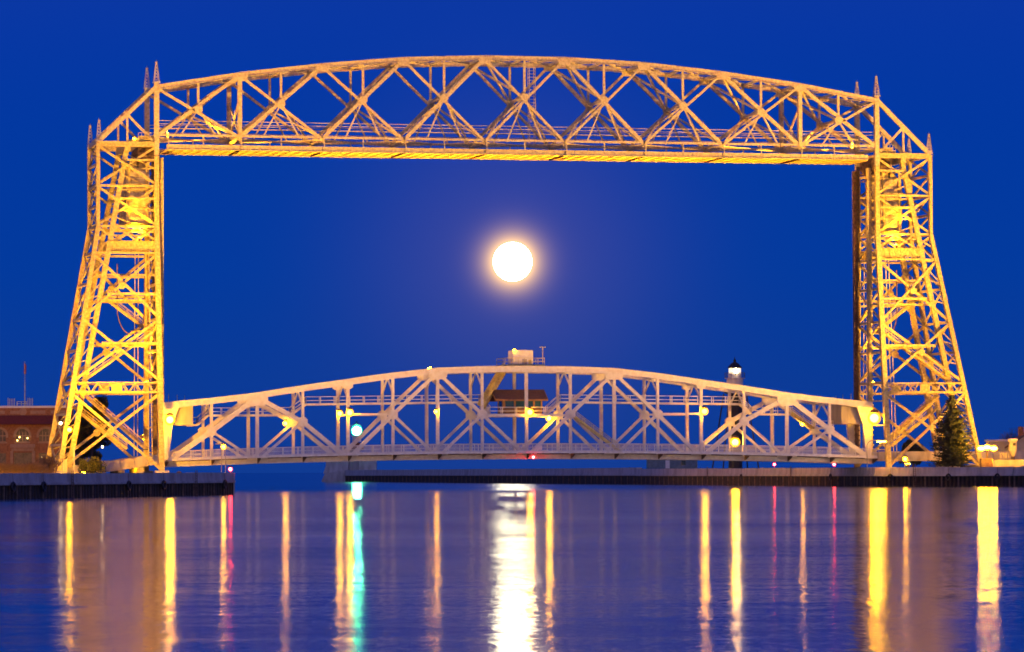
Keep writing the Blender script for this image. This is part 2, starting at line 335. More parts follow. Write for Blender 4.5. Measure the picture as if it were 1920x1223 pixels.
for y in (YN, YF):
    far = y > 5
    for i in range(9):
        x0, x1, z0, z1 = TX[i], TX[i + 1], TZ[i], TZ[i + 1]; xm, zt = (x0 + x1) / 2, (z0 + z1) / 2
        # top chord: two box lines under a cover plate
        b = MB()
        for k in (-1, 1): b.beam((x0, y + k * .33, z0 - .08), (x1, y + k * .33, z1 - .08), .14, .62)
        b.beam((x0, y, z0 + .26), (x1, y, z1 + .26), .95, .07); b.beam((x0, y - .42, z0 - .42), (x1, y - .42, z1 - .42), .22, .07)
        nl = 14
        for k in range(nl):
            s_ = 1 if k % 2 else -1
            b.beam((x0 + (x1 - x0) * k / nl, y - .33 * s_, z0 + (z1 - z0) * k / nl - .4), (x0 + (x1 - x0) * (k + 1) / nl, y + .33 * s_, z0 + (z1 - z0) * (k + 1) / nl - .4), .1, .04, (0, 0, 1))
        b.build('top_chord', CREAM, span)
        b = MB().beam((x0, y, BZ + .22), (x1, y, BZ + .22), .5, .36)
        for k in range(9): b.beam((x0 + (x1 - x0) * k / 8, y - .26, BZ + .02), (x0 + (x1 - x0) * k / 8, y - .26, BZ + .42), .2, .1)
        b.build('bottom_chord', CREAM, span)
        # crossing point of the panel's diagonals
        zc = BZ + (min(z0, z1) - BZ) * .5 + .45
        heavy_left = i < 4 or (i == 4)          # which diagonal is the built-up one
        P = {'a': ((x0, y, z0 - .2), (x1, y, BZ)), 'b': ((x1, y, z1 - .2), (x0, y, BZ))}
        for key, (p, q) in P.items():
            hv = (key == 'b') if i <= 3 else (key == 'a' if i >= 5 else False)
            mem(span, 'diagonal', p, q, .52, .54 if hv else .37, 'l')
        mem(span, 'vertical_post', (xm, y, zt - .3), (xm, y, zc), .34, .34)
        dx = 3.0
        for k in (-1, 1): mem(span, 'hanger', (xm, y, zc), (xm + k * dx, y, BZ), .22, .22)
        MB().poly([(xm + a * .7 * math.cos(t), y - .34, zc + .7 * math.sin(t)) for a in (1,) for t in [k * math.pi / 4 + .39 for k in range(8)]], (0, .05, 0)).build('gusset_plate', CREAM, span)
        if i: MB().poly([(x0 - 1.3, y - .5, z0 + .1), (x0 + 1.3, y - .5, z0 + .1), (x0 + .8, y - .5, z0 - 1.1), (x0 - .8, y - .5, z0 - 1.1)], (0, .05, 0)).build('gusset_plate', CREAM, span)
    for i in (1, 8):
        mem(span, 'vertical_post', (TX[i], y, TZ[i] - .3), (TX[i], y, BZ), .9, .62, 'l')
    for s in (-1, 1):
        mem(span, 'end_post', (s * 60, y, 63.8), (s * 69.3, y, 54.85), .7, .62, 'l')
        mem(span, 'strut', (s * 64.65, y, 59.3), (s * 64.65, y, 54.9), .3, .3)
        mem(span, 'strut', (s * 64.65, y, 59.3), (s * 60.6, y, 55.2), .35, .35)
        spire(span, s * 60, y, 64.55, 68.05); spire(span, s * 69.15, y, 55.2, 58.65, .74)
        mem(span, 'end_post', (s * 60, y, 52.9), (s * 60, y, 64.4), .75, .75, 'l')
# bracing between the two trusses
for i in range(10):
    x, z = TX[i], TZ[i]
    mem(span, 'cross_strut', (x, YN + .4, z - .1), (x, YF - .4, z - .1), .5, .5, 'l', side=(1, 0, 0))
    mem(span, 'cross_strut', (x, YN, BZ - .3), (x, YF, BZ - .3), .4, .5, side=(1, 0, 0))
    if i < 9:
        x1, z1 = TX[i + 1], TZ[i + 1]; xm, zm = (x + x1) / 2, (z + z1) / 2; zc = BZ + (min(z, z1) - BZ) * .5 + .45
        mem(span, 'cross_strut', (xm, YN, zm - .1), (xm, YF, zm - .1), .35, .35, side=(1, 0, 0))
        mem(span, 'cross_strut', (xm, YN, zc), (xm, YF, zc), .4, .4, side=(1, 0, 0))
        for (a, za, c, zb) in ((x, z, xm, zm), (xm, zm, x1, z1)):
            mem(span, 'lateral_brace', (a, YN, za - .1), (c, YF, zb - .1), .28, .28, side=(0, 0, 1)); mem(span, 'lateral_brace', (a, YF, za - .1), (c, YN, zb - .1), .28, .28, side=(0, 0, 1))
        mem(span, 'lateral_brace', (x, YN, BZ - .2), (x1, YF, BZ - .2), .26, .26, side=(0, 0, 1)); mem(span, 'lateral_brace', (x, YF, BZ - .2), (x1, YN, BZ - .2), .26, .26, side=(0, 0, 1))
        tops = [(x1, z1)] if i <= 3 else ([(x, z)] if i >= 5 else [(x, z)])
        for (tx_, tz_) in tops:
            mem(span, 'sway_brace', (tx_, YN, tz_ - .3), (xm, YF, zc), .3, .3); mem(span, 'sway_brace', (tx_, YF, tz_ - .3), (xm, YN, zc), .3, .3)
        for bx in (x, x1):
            mem(span, 'sway_brace', (bx, YN, BZ), (xm, YF, zc), .26, .26); mem(span, 'sway_brace', (bx, YF, BZ), (xm, YN, zc), .26, .26)
for i in (1, 8):
    x = TX[i]
    for a, c in ((YN, YF), (YF, YN)):
        mem(span, 'sway_brace', (x, a, BZ), (x, c, BZ + 6.5), .28, .28, side=(1, 0, 0))
# machinery deck slung between the two trusses
for i in range(9):
    x0, x1 = max(TX[i], -58.4), min(TX[i + 1], 58.4); n = 8
    for y, k in ((YN - .2, -1), (YF + .2, 1)):
        b = MB().box(x0, x1, y - .05, y + .05, 53.92, 54.52).box(x0, x1, y - .22, y + .22, 53.8, 53.92).box(x0, x1, y - .2, y + .2, 54.52, 54.64)
        for j in range(n + 1): b.box(x0 + (x1 - x0) * j / n - .05, x0 + (x1 - x0) * j / n + .05, y - .16, y - .05, 53.92, 54.52)
        b.build('walkway_girder', CREAM, span)
        for xx in (x0 + .3, (x0 + x1) / 2): mem(span, 'hanger', (xx, y, 54.6), (xx, y - .2 * k, BZ + .1), .18, .18)
    for j in range(3): MB().box(x0 + (x1 - x0) * j / 3 + .03, x0 + (x1 - x0) * (j + 1) / 3 - .03, YN + .1, YF - .1, 53.93, 54.0).build('floor_plate', CREAM, span)
    b = MB()
    for j in range(n + 1): b.box(x0 + (x1 - x0) * j / n - .08, x0 + (x1 - x0) * j / n + .08, YN + .05, YF - .05, 53.7, 53.93)
    tag(b.build('floor_joist', CREAM, span), kind='stuff')
for y in (YN + .5, YF - .5):
    for z in (56.9, 57.6, 58.1):
        mem(span, 'haul_cable', (-60, y, z + .35), (60, y, z + .35), .1, .1)
# ladder cage at mid span
b = MB()
for a, c in ((0, 0), (1, 0), (1, 1), (0, 1)): b.beam((2.1 + a * 1.0, 5 + c, 55.9), (2.1 + a * 1.0, 5 + c, 69.6), .09, .09)
for k in range(26):
    z = 56 + k * .52; b.box(2.1, 3.1, 4.97, 5.03, z, z + .06); b.box(2.07, 2.13, 5, 6, z, z + .06); b.box(3.07, 3.13, 5, 6, z, z + .06)
b.build('ladder_cage', CREAM, span)

# ------------------------------------------------------------------ towers
ZK = 41.5; ZB = 2.75
def lx(s, outer, z): return s * ((69.3 + (76.1 - 69.3) * max(0, ZK - z) / (ZK - ZB)) if outer else 60.0)
def ly(far, z):
    f = max(0, ZK - z) / (ZK - ZB); return (YF + 1.5 * f) if far else (YN - 4.7 * f)
def lp(s, outer, far, z, dy=0): return V((lx(s, outer, z), ly(far, z) + dy, z))
def stair(root, p, q, width=1.1, name='stair_flight'):
    p, q = V(p), V(q); b = MB(); n = max(6, int(abs(p.z - q.z) / .28)); sy = V((0, width / 2, 0))
    for k in (-1, 1): b.beam(p + sy * k, q + sy * k, .1, .34)
    for i in range(n + 1):
        c = p.lerp(q, i / n); b.box(c.x - .16, c.x + .16, c.y - width / 2, c.y + width / 2, c.z - .03, c.z + .03)
    o = b.build(name, STEEL, root); r = MB()
    for k in (-1, 1):
        for hz in (.5, .98): r.beam(p + sy * k + UP * hz, q + sy * k + UP * hz, .07, .07)
        m_ = max(2, int((q - p).length / 1.6))
        for i in range(m_ + 1):
            c = p.lerp(q, i / m_) + sy * k; r.beam(c, c + UP * 1.0, .07, .07)
    r.build('handrail', STEEL, o)
def tower(s, label):
    root = thing('bridge_tower', (s * 67, 5, ZB), label, 'bridge tower', 'towers of the lift bridge')
    for far in (False, True):
        fy = .02 if not far else 0
        # legs
        b = MB().laced(lp(s, 0, far, 52.8), lp(s, 0, far, ZK), .75, .72).laced(lp(s, 0, far, ZK), lp(s, 0, far, ZB), .8, .8)
        b.build('inner_leg', STEEL, root)
        b = MB().laced(lp(s, 1, far, 54.8), lp(s, 1, far, ZK), .62, .56).laced(lp(s, 1, far, ZK), lp(s, 1, far, ZB), .7, .7)
        b.build('outer_leg', STEEL, root)
        ip0 = V((s * 64.6, (.9 if not far else 8.9), 54.2)); ip1 = V((s * 74.2, (-2.4 if not far else 10.2), ZB + 1))
        mem(root, 'inclined_post', ip0, ip1, .8, .78, 'l')
        for k in range(15):
            A_ = ip0.lerp(ip1, (k + .3) / 15); B2 = ip0.lerp(ip1, (k + 1.0) / 15); C_ = V((s * 60.3, A_.y, (A_.z + B2.z) / 2 - 1.2)) if A_.z > 40 else lp(s, 1, far, B2.z - .6)
            mem(root, 'web_bar', A_, C_, .16, .17); mem(root, 'web_bar', B2, C_, .16, .17)
        for k in range(2):
            xx = s * (61.3 + k * .55); mem(root, 'conduit', (xx, ly(far, 38) + .5, 39), (xx, ly(far, 5) + .8, 4), .12, .12)
        # guide column for the lift span, beside the inner leg
        gy = 1.5 if not far else 8.6
        mem(root, 'guide_column', (s * 59.0, gy, 4), (s * 59.0, gy, 52.6), .75, .6, 'l', DARKST if far else STEEL)  # far column's unlit look is put into its dark colour
        b = MB()
        for k in range(58): b.box(s * 59.35 - .22, s * 59.35 + .22, gy - .1, gy + .5, 5 + k * .82, 5.3 + k * .82)
        tag(b.build('guide_rack', STEEL if not far else DARKST, root), kind='stuff')  # far rack darkened likewise, shade in the colour
        for k in range(12): mem(root, 'guide_tie', (s * 59.2, gy, 6 + k * 4), lp(s, 0, far, 6 + k * 4), .2, .22, side=(0, 0, 1))
        # face framing
        def X(z0, z1, w=.29, name='diagonal'):
            mem(root, name, lp(s, 1, far, z1), lp(s, 0, far, z0), w, w * 1.15); mem(root, name, lp(s, 0, far, z1, .25), lp(s, 1, far, z0, .25), w, w * 1.15)
        def H(z, w=.32, h=.3, x0=None, name='strut'):
            a, c = lp(s, 1, far, z), lp(s, 0, far, z)
            if x0: a = c.lerp(a, x0)
            return mem(root, name, a, c, w, h)
        H(54.6, .5, .85, name='top_girder'); H(48.0, .34, .34); H(41.6, .36, .34); H(37.4, .34, .32)
        X(48.2, 54.3); X(41.8, 47.8); X(27.2, 37.2, .35); X(17.2, 26.8, .35); X(3.2, 15.2, .36)
        H(30.9, .3, .4, .72); H(23.1, .3, .4, .72); H(52.1, .3, .35, .5); H(46, .25, .3, .75)
        for z0, z1 in ((27.2, 37.2), (17.2, 26.8), (3.2, 15.2)):
            c = (lp(s, 1, far, (z0 + z1) / 2) + lp(s, 0, far, (z0 + z1) / 2)) / 2; c.x += s * (.25 if z0 > 5 else .5)
            MB().poly([c + V((.6 * math.cos(k * math.pi / 4 + .39), -.32, .6 * math.sin(k * math.pi / 4 + .39))) for k in range(8)], (0, .05, 0)).build('gusset_plate', STEEL, root)
        # shallow truss band above the plate girder
        b = MB(); n = 3
        for k in range(n):
            for f0, f1 in ((k / n, (k + 1) / n), ((k + 1) / n, k / n)):
                A = lp(s, 1, far, 41.4).lerp(lp(s, 0, far, 41.4), f0); B = lp(s, 1, far, 39.3).lerp(lp(s, 0, far, 39.3), f1); b.beam(A, B, .2, .26)
        b.build('band_lattice', STEEL, root)
        a_, c_ = lp(s, 1, far, 38.55).lerp(lp(s, 0, far, 38.55), .2), lp(s, 0, far, 38.55)
        b = MB().beam(a_, c_, .1, 1.35).beam(a_ + UP * .7, c_ + UP * .7, .5, .08).beam(a_ - UP * .7, c_ - UP * .7, .5, .08)
        for k in range(9):
            P = a_.lerp(c_, k / 8); b.beam(P - UP * .66 + V((0, -.1, 0)), P + UP * .66 + V((0, -.1, 0)), .1, .08)
        b.build('plate_girder', STEEL, root)
        # lattice girder over the road
        A0, C0, A1, C1 = lp(s, 1, far, 15.4), lp(s, 0, far, 15.4), lp(s, 1, far, 16.9), lp(s, 0, far, 16.9)
        b = MB().beam(A0, C0, .45, .34).beam(A1, C1, .45, .2); n = 14
        for k in range(n):
            f0, f1 = k / n, (k + 1) / n
            if k % 2: b.beam(A0.lerp(C0, f0), A1.lerp(C1, f1), .18, .16)
            else: b.beam(A1.lerp(C1, f0), A0.lerp(C0, f1), .18, .16)
        b.build('lattice_girder', STEEL, root)
        c = (A0 + C0 + A1 + C1) / 4
        MB().box(c.x - .85, c.x + .85, c.y - .3, c.y - .24, c.z - .62, c.z + .62).build('gusset_plate', STEEL, root)
        for o_ in (0, 1):
            c = lp(s, o_, far, ZB); MB().box(c.x - 1.0, c.x + 1.0, c.y - 1, c.y + 1, 2.0, ZB + .35).build('leg_footing', CONC, root)
    # sides between the near and the far frame
    for o_ in (0, 1):
        zs = [54.6, 51.4, 48, 44.8, 41.6, 37.4, 32.5, 27, 22, 17]
        if o_: zs += [12, 7.2, 3.2]
        for k, z in enumerate(zs):
            mem(root, 'cross_strut', lp(s, o_, 0, z), lp(s, o_, 1, z), .38, .38, side=(1, 0, 0))
            if k and (o_ or z < 45):
                z1 = zs[k - 1]
                mem(root, 'sway_brace', lp(s, o_, 0, z), lp(s, o_, 1, z1), .24, .24, side=(1, 0, 0)); mem(root, 'sway_brace', lp(s, o_, 1, z), lp(s, o_, 0, z1), .24, .24, side=(1, 0, 0))
    mem(root, 'machinery_girder', (s * 64.6, -.2, 54), (s * 64.6, 10, 54), .9, 1.1, side=(1, 0, 0))
    mem(root, 'machinery_girder', (s * 61.3, .3, 51.6), (s * 61.3, 9.5, 51.6), .5, .5, side=(1, 0, 0))
    for z in (46, 34, 30, 23):
        for y0 in (1.2, 8.6): mem(root, 'strut', (s * 60, y0, z), (s * (67 if z > 40 else 69.5), y0, z), .24, .3)
    # sheaves and their bearings
    for y in (1.9, 7.9):
        o = MB().cyl((s * 61.3, y - .35, 53.3), (s * 61.3, y + .35, 53.3), 1.55, n=24).cyl((s * 61.3, y - .45, 53.3), (s * 61.3, y + .45, 53.3), .4, n=12).build('sheave', DARKST, root)
        MB().box(s * 61.3 - .5, s * 61.3 + .5, y + .5, y + .9, 52, 53.9).build('bearing_block', STEEL, o)
        b = MB()
        for k in range(3):
            for yy in (-.22, .22):
                b.beam((s * (59.55 - .14 * k), y + yy, 53.3), (s * (59.3 - .14 * k), y + yy, 13.6), .09, .09); b.beam((s * (62.85 - .12 * k), y + yy, 53.2), (s * (62.85 - .12 * k), y + yy, 51), .07, .07)
        b.build('lift_rope', CABLE, root)
    b = MB().cyl((s * 62, 2.5, 55.6), (s * 62, 4.6, 55.6), .45, n=12).box(s * 63 - 1, s * 63 + 1, 2, 5, 55, 55.5); b.build('motor_housing', STEEL, root)
    b = MB().box(s * 60.2 - .0, s * 60.2 + s * 2.6, .4, 1.2, 55.0, 55.9); b.build('cable_cabinet', STEEL, root)
    # small inspection balcony
    for zz in (42.8, 55.3):
        b = MB().box(min(s * 61, s * 63), max(s * 61, s * 63), -.9, -.5, zz, zz + .06)
        for k in range(5): b.box(s * (61 + k * .5) - .03, s * (61 + k * .5) + .03, -.92, -.86, zz, zz + 1.05)
        for hz in (.5, 1.02): b.box(min(s * 61, s * 63), max(s * 61, s * 63), -.92, -.86, zz + hz, zz + hz + .06)
        b.build('balcony_rail', STEEL, root)
    stair(root, (s * 68.6, 4.2, 31.2), (s * 61.0, 4.2, 25.4)); stair(root, (s * 72.6, -1.2, 16.6), (s * 60.8, -1.2, 25.0), 1.3); stair(root, (s * 71.0, 1.8, 14.8), (s * 61.6, 1.8, 6.6)); stair(root, (s * 72.0, 5.5, 12.8), (s * 64, 5.5, 6.6))
    MB().box(min(s * 60.8, s * 63.5), max(s * 60.8, s * 63.5), 0, 5, 25.2, 25.3).build('stair_landing', DECK, root)
    MB().box(min(s * 60.8, s * 62.8), max(s * 60.8, s * 62.8), 1, 6.5, 6.4, 6.5).build('stair_landing', DECK, root)
    # hanging loop of power cable
    b = MB(); pts = [V((s * (63.2 + 2.2 * math.cos(t)), 6, 29.0 - (4.2 * math.sin(t) if t < math.pi else 0))) for t in [k * math.pi / 12 for k in range(13)]]
    pts = [V((s * 65.4, 6, 36))] + pts + [V((s * 61.0, 6, 38))]
    for a, c in zip(pts, pts[1:]): b.beam(a, c, .16, .16)
    b.build('power_cable', DARKST, root)
    return root
tL = tower(-1, 'left lattice steel tower standing behind the left sea wall, floodlit yellow')
tR = tower(1, 'right lattice steel tower standing behind the dark conifer, floodlit yellow')
# counterweights hang inside the tower heads
for s, lb in ((-1, 'concrete counterweight hanging in the head of the left tower'), (1, 'concrete counterweight hanging in the head of the right tower')):
    root = thing('counterweight', (s * 63, 5, 42), lb, 'counterweight', 'counterweights of the lift bridge')
    x0, x1 = sorted((s * 60.95, s * 64.7))
    for k in range(7):
        for j in range(4):
            d_ = random.uniform(0, .09); y0 = 1.0 + j * 2.0
            MB().box(x0 + d_, x1 - d_, y0 + d_ + .02, y0 + 1.98 - d_ * .3, 42.3 + k * 1.2 + .03, 42.3 + k * 1.2 + 1.17).build('concrete_block', CWT, root)
    b = MB()
    for xx in (x0 + .5, x1 - .5):
        for y in (.93, 9.05): b.box(xx - .14, xx + .14, y - .12, y + .12, 42.1, 51.6)
    for y in (1.9, 7.9): b.poly([(x0 + .2, y - .1, 50.7), (x1 - .2, y - .1, 50.7), (s * 62.85 + .3, y - .1, 52.2), (s * 62.85 - .3, y - .1, 52.2)], (0, .2, 0))
    b.box(x0 - .1, x1 + .1, .8, 9.2, 42.0, 42.28); b.build('steel_frame', STEEL, root)

# ------------------------------------------------------------------ lift span
A, B_ = 1.0, 9.0
SP = 7.35
lift = thing('lift_span', (0, 5, 4.5), 'pale steel arched lift span lowered across the canal between the towers', 'lift span')
NX = [k * SP + .3 for k in range(-8, 9)]
TOP = {0: 19.25, 1: 19.17, 2: 18.93, 3: 18.12, 4: 17.1, 5: 16.08, 6: 14.95, 7: 14.08, 8: 13.4}
topz = [TOP[abs(k)] for k in range(-8, 9)]
ez = lambda x: 5.95 - 1.05 * (x / 58.8) ** 2
bz = lambda x: ez(x) - .85
midz = {1: 11.9, 3: 11.9, 5: 10.75, 7: 9.3}
for y in (A, B_):
    for k in range(16):
        x0, x1, z0, z1 = NX[k], NX[k + 1], topz[k], topz[k + 1]
        b = MB().beam((x0, y, z0), (x1, y, z1), .66, .92).beam((x0, y, z0 + .47), (x1, y, z1 + .47), .84, .06).beam((x0, y, z0 - .47), (x1, y, z1 - .47), .8, .05)
        b.build('top_chord', WHITE, lift)
        b = MB().beam((x0, y, bz(x0) + .02), (x1, y, bz(x1) + .02), .6, .72).beam((x0, y, bz(x0) - .37), (x1, y, bz(x1) - .37), .8, .06)
        b.build('bottom_chord', WHITE, lift)
    for k in range(1, 16):
        a = abs(k - 8)
        mem(lift, 'vertical_post', (NX[k], y, topz[k] - .4), (NX[k], y, bz(NX[k])), .46, .5 if a % 2 == 0 else .42, mt=WHITE)
    def gus(x, z, w, h, low=False):
        pts = [(x - w, z + h * .5), (x - w * .5, z + h), (x + w * .5, z + h), (x + w, z + h * .5), (x + w, z - h * .5), (x + w * .5, z - h), (x - w * .5, z - h), (x - w, z - h * .5)]
        for dy in (-.36, .3): MB().poly([(px, y + dy, pz) for px, pz in pts], (0, .05, 0)).build('gusset_plate', WHITE, lift)
    for s in (-1, 1):
        nx = lambda j: NX[8 + s * j]; tz = lambda j: TOP[j]
        # main diagonals run through the mid panel joints
        def D(j0, z0, j1, z1, w): mem(lift, 'diagonal', (nx(j0), y, z0), (nx(j1), y, z1), .5, w, mt=WHITE)
        D(2, tz(2) - .3, 1, midz[1], .55); D(1, midz[1], 0, bz(0), .5)
        D(2, tz(2) - .3, 3, midz[3], .55); D(3, midz[3], 4, bz(nx(4)), .6)
        D(6, tz(6) - .3, 5, midz[5], .7); D(5, midz[5], 4, bz(nx(4)), .66)
        D(6, tz(6) - .3, 7, midz[7], .8); D(7, midz[7], 8, bz(nx(8)) + .2, .8)
        D(1, midz[1], 2, bz(nx(2)), .42); D(3, midz[3], 2, bz(nx(2)), .42); D(5, midz[5], 6, bz(nx(6)), .4); D(7, midz[7], 6, bz(nx(6)), .4)
        for j in (1, 3, 5, 7): gus(nx(j), midz[j], .75, .72)
        gus(nx(2), tz(2) - .65, 1.5, .75); gus(nx(6), tz(6) - .75, 1.7, .95); gus(nx(4), tz(4) - .6, .8, .5)
        for j in (2, 4, 6): gus(nx(j), bz(nx(j)) + .25, 1.6, .55)
        if True: mem(lift, 'strut', (nx(4), y, 11.95), (nx(3), y, 11.95), .3, .3, mt=WHITE)
        # end post with its wide plate
        xe = s * 58.75
        MB().poly([(xe + s * .35, y - .3, 13.9), (xe - s * 6.0, y - .3, 13.55), (xe - s * 2.3, y - .3, 13.0), (xe - s * 1.3, y - .3, 10.3), (xe - s * .75, y - .3, 4.6), (xe + s * .1, y - .3, 4.6)], (0, .6, 0)).build('end_post', WHITE, lift)
    gus(NX[8], bz(NX[8]) + .25, 1.6, .55)
mem(lift, 'strut', (NX[7], A, 11.75), (NX[9], A, 11.75), .5, .42, mt=WHITE)
mem(lift, 'strut', (NX[7], B_, 11.75), (NX[9], B_, 11.75), .5, .42, mt=WHITE)
for k in range(17):
    x = NX[k]
    if 0 < k < 16: mem(lift, 'cross_strut', (x, A, topz[k] - .1), (x, B_, topz[k] - .1), .4, .5, mt=WHITE, side=(1, 0, 0))
    if 0 < k < 16:
        zc = topz[k] - .2; m_ = (A + B_) / 2
        if abs(k - 8) not in (0, 6): 
            mem(lift, 'sway_brace', (x, A, zc - 2.6), (x, m_, zc), .22, .26, mt=WHITE, side=(1, 0, 0)); mem(lift, 'sway_brace', (x, B_, zc - 2.6), (x, m_, zc), .22, .26, mt=WHITE, side=(1, 0, 0))
    if k < 16 and k % 2 == 0 and 0 < k < 15:
        mem(lift, 'lateral_brace', (x, A, topz[k] - .1), (NX[k + 2] if k + 2 < 16 else NX[15], B_, topz[min(k + 2, 15)] - .1), .3, .3, mt=WHITE, side=(0, 0, 1))
        mem(lift, 'lateral_brace', (x, B_, topz[k] - .1), (NX[k + 2] if k + 2 < 16 else NX[15], A, topz[min(k + 2, 15)] - .1), .3, .3, mt=WHITE, side=(0, 0, 1))
    # floor beam with tapered brackets carrying the footways
    z = bz(x)
    b = MB().box(x - .14, x + .14, A + .3, B_ - .3, z - .3, z + .5)
    for sgn, y0 in ((-1, A - .3), (1, B_ + .3)):
        b.poly([(x - .08, y0, z + .5), (x - .08, y0 + sgn * 2.3, z + .5), (x - .08, y0 + sgn * 2.3, z + .3), (x - .08, y0, z - .36)], (.16, 0, 0))
    b.build('floor_beam', DARKST, lift)
for k in range(16):
    x0, x1 = NX[k], NX[k + 1]; z0, z1 = ez(x0), ez(x1)
    def slab(y0, y1, dz0, dz1, name, mt):
        return MB().hexa([(x0, y0, z0 + dz0), (x1, y0, z1 + dz0), (x1, y1, z1 + dz0), (x0, y1, z0 + dz0), (x0, y0, z0 + dz1), (x1, y0, z1 + dz1), (x1, y1, z1 + dz1), (x0, y1, z0 + dz1)]).build(name, mt, lift)
    slab(A + .35, B_ - .35, -.33, -.08, 'road_deck', DECK)
    for ya, yb, s in ((-1.45, .6, -1), (9.4, 11.45, 1)):
        slab(ya, yb, -.3, -.16, 'footway', DECK)
        e0 = ya - .12 if s < 0 else yb
        slab(e0, e0 + .12, -.34, .06, 'edge_beam', WHITE)
        yr = -1.4 if s < 0 else 11.4
        b = MB()
        for hz, t in ((1.22, .1), (.62, .05), (.12, .06)): b.beam((x0, yr, z0 + hz), (x1, yr, z1 + hz), .08, t)
        n = 3
        for j in range(n):
            f = (j + .5) / n; xx = x0 + (x1 - x0) * f; b.box(xx - .05, xx + .05, yr - .05, yr + .05, z0 + (z1 - z0) * f, z0 + (z1 - z0) * f + 1.24)
        n = 36
        for j in range(n):
            f = (j + .5) / n; xx = x0 + (x1 - x0) * f; zz = z0 + (z1 - z0) * f; b.box(xx - .028, xx + .028, yr - .015, yr + .015, zz + .12, zz + 1.2)
        b.build('railing_panel', WHITE, lift)
    for y in (3, 5, 7): mem(lift, 'stringer', (x0 + .16, y, z0 - .55), (x1 - .16, y, z1 - .55), .2, .42, mt=DARKST)
# sheet clad machinery rooms at both ends
for s in (-1, 1):
    x0, x1 = sorted((s * 54.0, s * 58.2))
    o = MB().box(x0, x1, 1.6, 8.6, 10.25, 13.5).build('end_cladding', GREY, lift)
    b = MB()
    for k in range(9): b.box(x0 + .1 + k * (x1 - x0 - .3) / 8, x0 + .18 + k * (x1 - x0 - .3) / 8, 1.56, 1.6, 10.3, 13.4)
    for k in range(12): b.box((x0 - .04) if s > 0 else x1, x0 if s > 0 else (x1 + .04), 1.8 + k * .58, 1.9 + k * .58, 10.3, 13.4)
    b.build('cladding_rib', GREY, o)
    b = MB()
    for xx in (1.0, 2.4, 3.6): b.beam((s * (58.2 - xx), 6, 13.9), (s * (58.2 - xx), 6, 15.4 - xx * .1), .07, .07)
    b.build('antenna', STEEL, lift)
# raised service walkway along the span
def walk(pts, y=6.2):
    for (x0, z0), (x1, z1) in zip(pts, pts[1:]):
        b = MB().beam((x0, y - .5, z0), (x1, y - .5, z1), .12, .34).beam((x0, y + .5, z0), (x1, y + .5, z1), .12, .34).beam((x0, y, z0 + .1), (x1, y, z1 + .1), 1.0, .05)
        o = b.build('service_walkway', WHITE, lift); n = max(1, round(math.hypot(x1 - x0, z1 - z0) / 2.4))
        for yy in (y - .5, y + .5):
            r = MB()
            for hz in (.62, 1.22): r.beam((x0, yy, z0 + hz), (x1, yy, z1 + hz), .07, .09)
            for i in range(n + 1):
                f = i / n; r.beam((x0 + (x1 - x0) * f, yy, z0 + (z1 - z0) * f), (x0 + (x1 - x0) * f, yy, z0 + (z1 - z0) * f + 1.25), .1, .1)
            r.build('handrail', WHITE, o)
walk([(-54.2, 10.3), (-52.6, 10.35), (-50.9, 11.85), (-37.5, 11.9), (-35.0, 13.6), (-6.2, 13.95), (-4.6, 12.1)])
walk([(5.0, 12.1), (7.2, 13.95), (38.0, 13.6), (39.8, 11.95), (46.6, 11.9)])
stair(lift, (46.8, 6.2, 12.2), (50.6, 6.2, 9.6), 1.4)
walk([(50.6, 9.6), (54.0, 9.6)])
walk([(-6.0, 11.85), (6.0, 11.85)], 1.9); MB().box(-6, 6, 2.5, 7.5, 11.75, 11.9).build('platform_floor', DECK, lift)
stair(lift, (-6.3, 4.5, 13.0), (-2.6, 4.5, 19.3), 1.2); mem(lift, 'stair_enclosure', (-6.2, 5.4, 13.2), (-2.5, 5.4, 19.2), .1, 1.5, mt=STEEL)
stair(lift, (8.2, .2, 11.4), (15.6, .2, 5.9), 1.2)
b = MB().box(-2.95, 3.75, 2.2, 8, 19.75, 19.98)
for xx in [-2.9 + k * 1.1 for k in range(7)]:
    for yy in (2.25, 7.95): b.box(xx - .03, xx + .03, yy - .03, yy + .03, 19.95, 21.05)
for hz in (20.5, 21.02):
    for yy in (2.25, 7.95): b.box(-2.95, 3.75, yy - .03, yy + .03, hz, hz + .06)
    for xx in (-2.92, 3.72): b.box(xx - .03, xx + .03, 2.2, 8, hz, hz + .06)
b.build('roof_platform', STEEL, lift)
b = MB().beam((3.6, 3, 20), (3.6, 3, 22.9), .1, .1).beam((3.1, 3, 22.85), (4.1, 3, 22.85), .12, .12); b.build('mast', STEEL, lift)
# lines hanging off end: dark lower shoes
# small rectangular board on the footway rail
sg = MB().box(1.1, 2.25, -1.6, -1.53, 6.15, 6.9).build('notice_board', PLAST, None); tag(sg, 'small blank white board fixed to the footway railing at mid span', 'notice board')

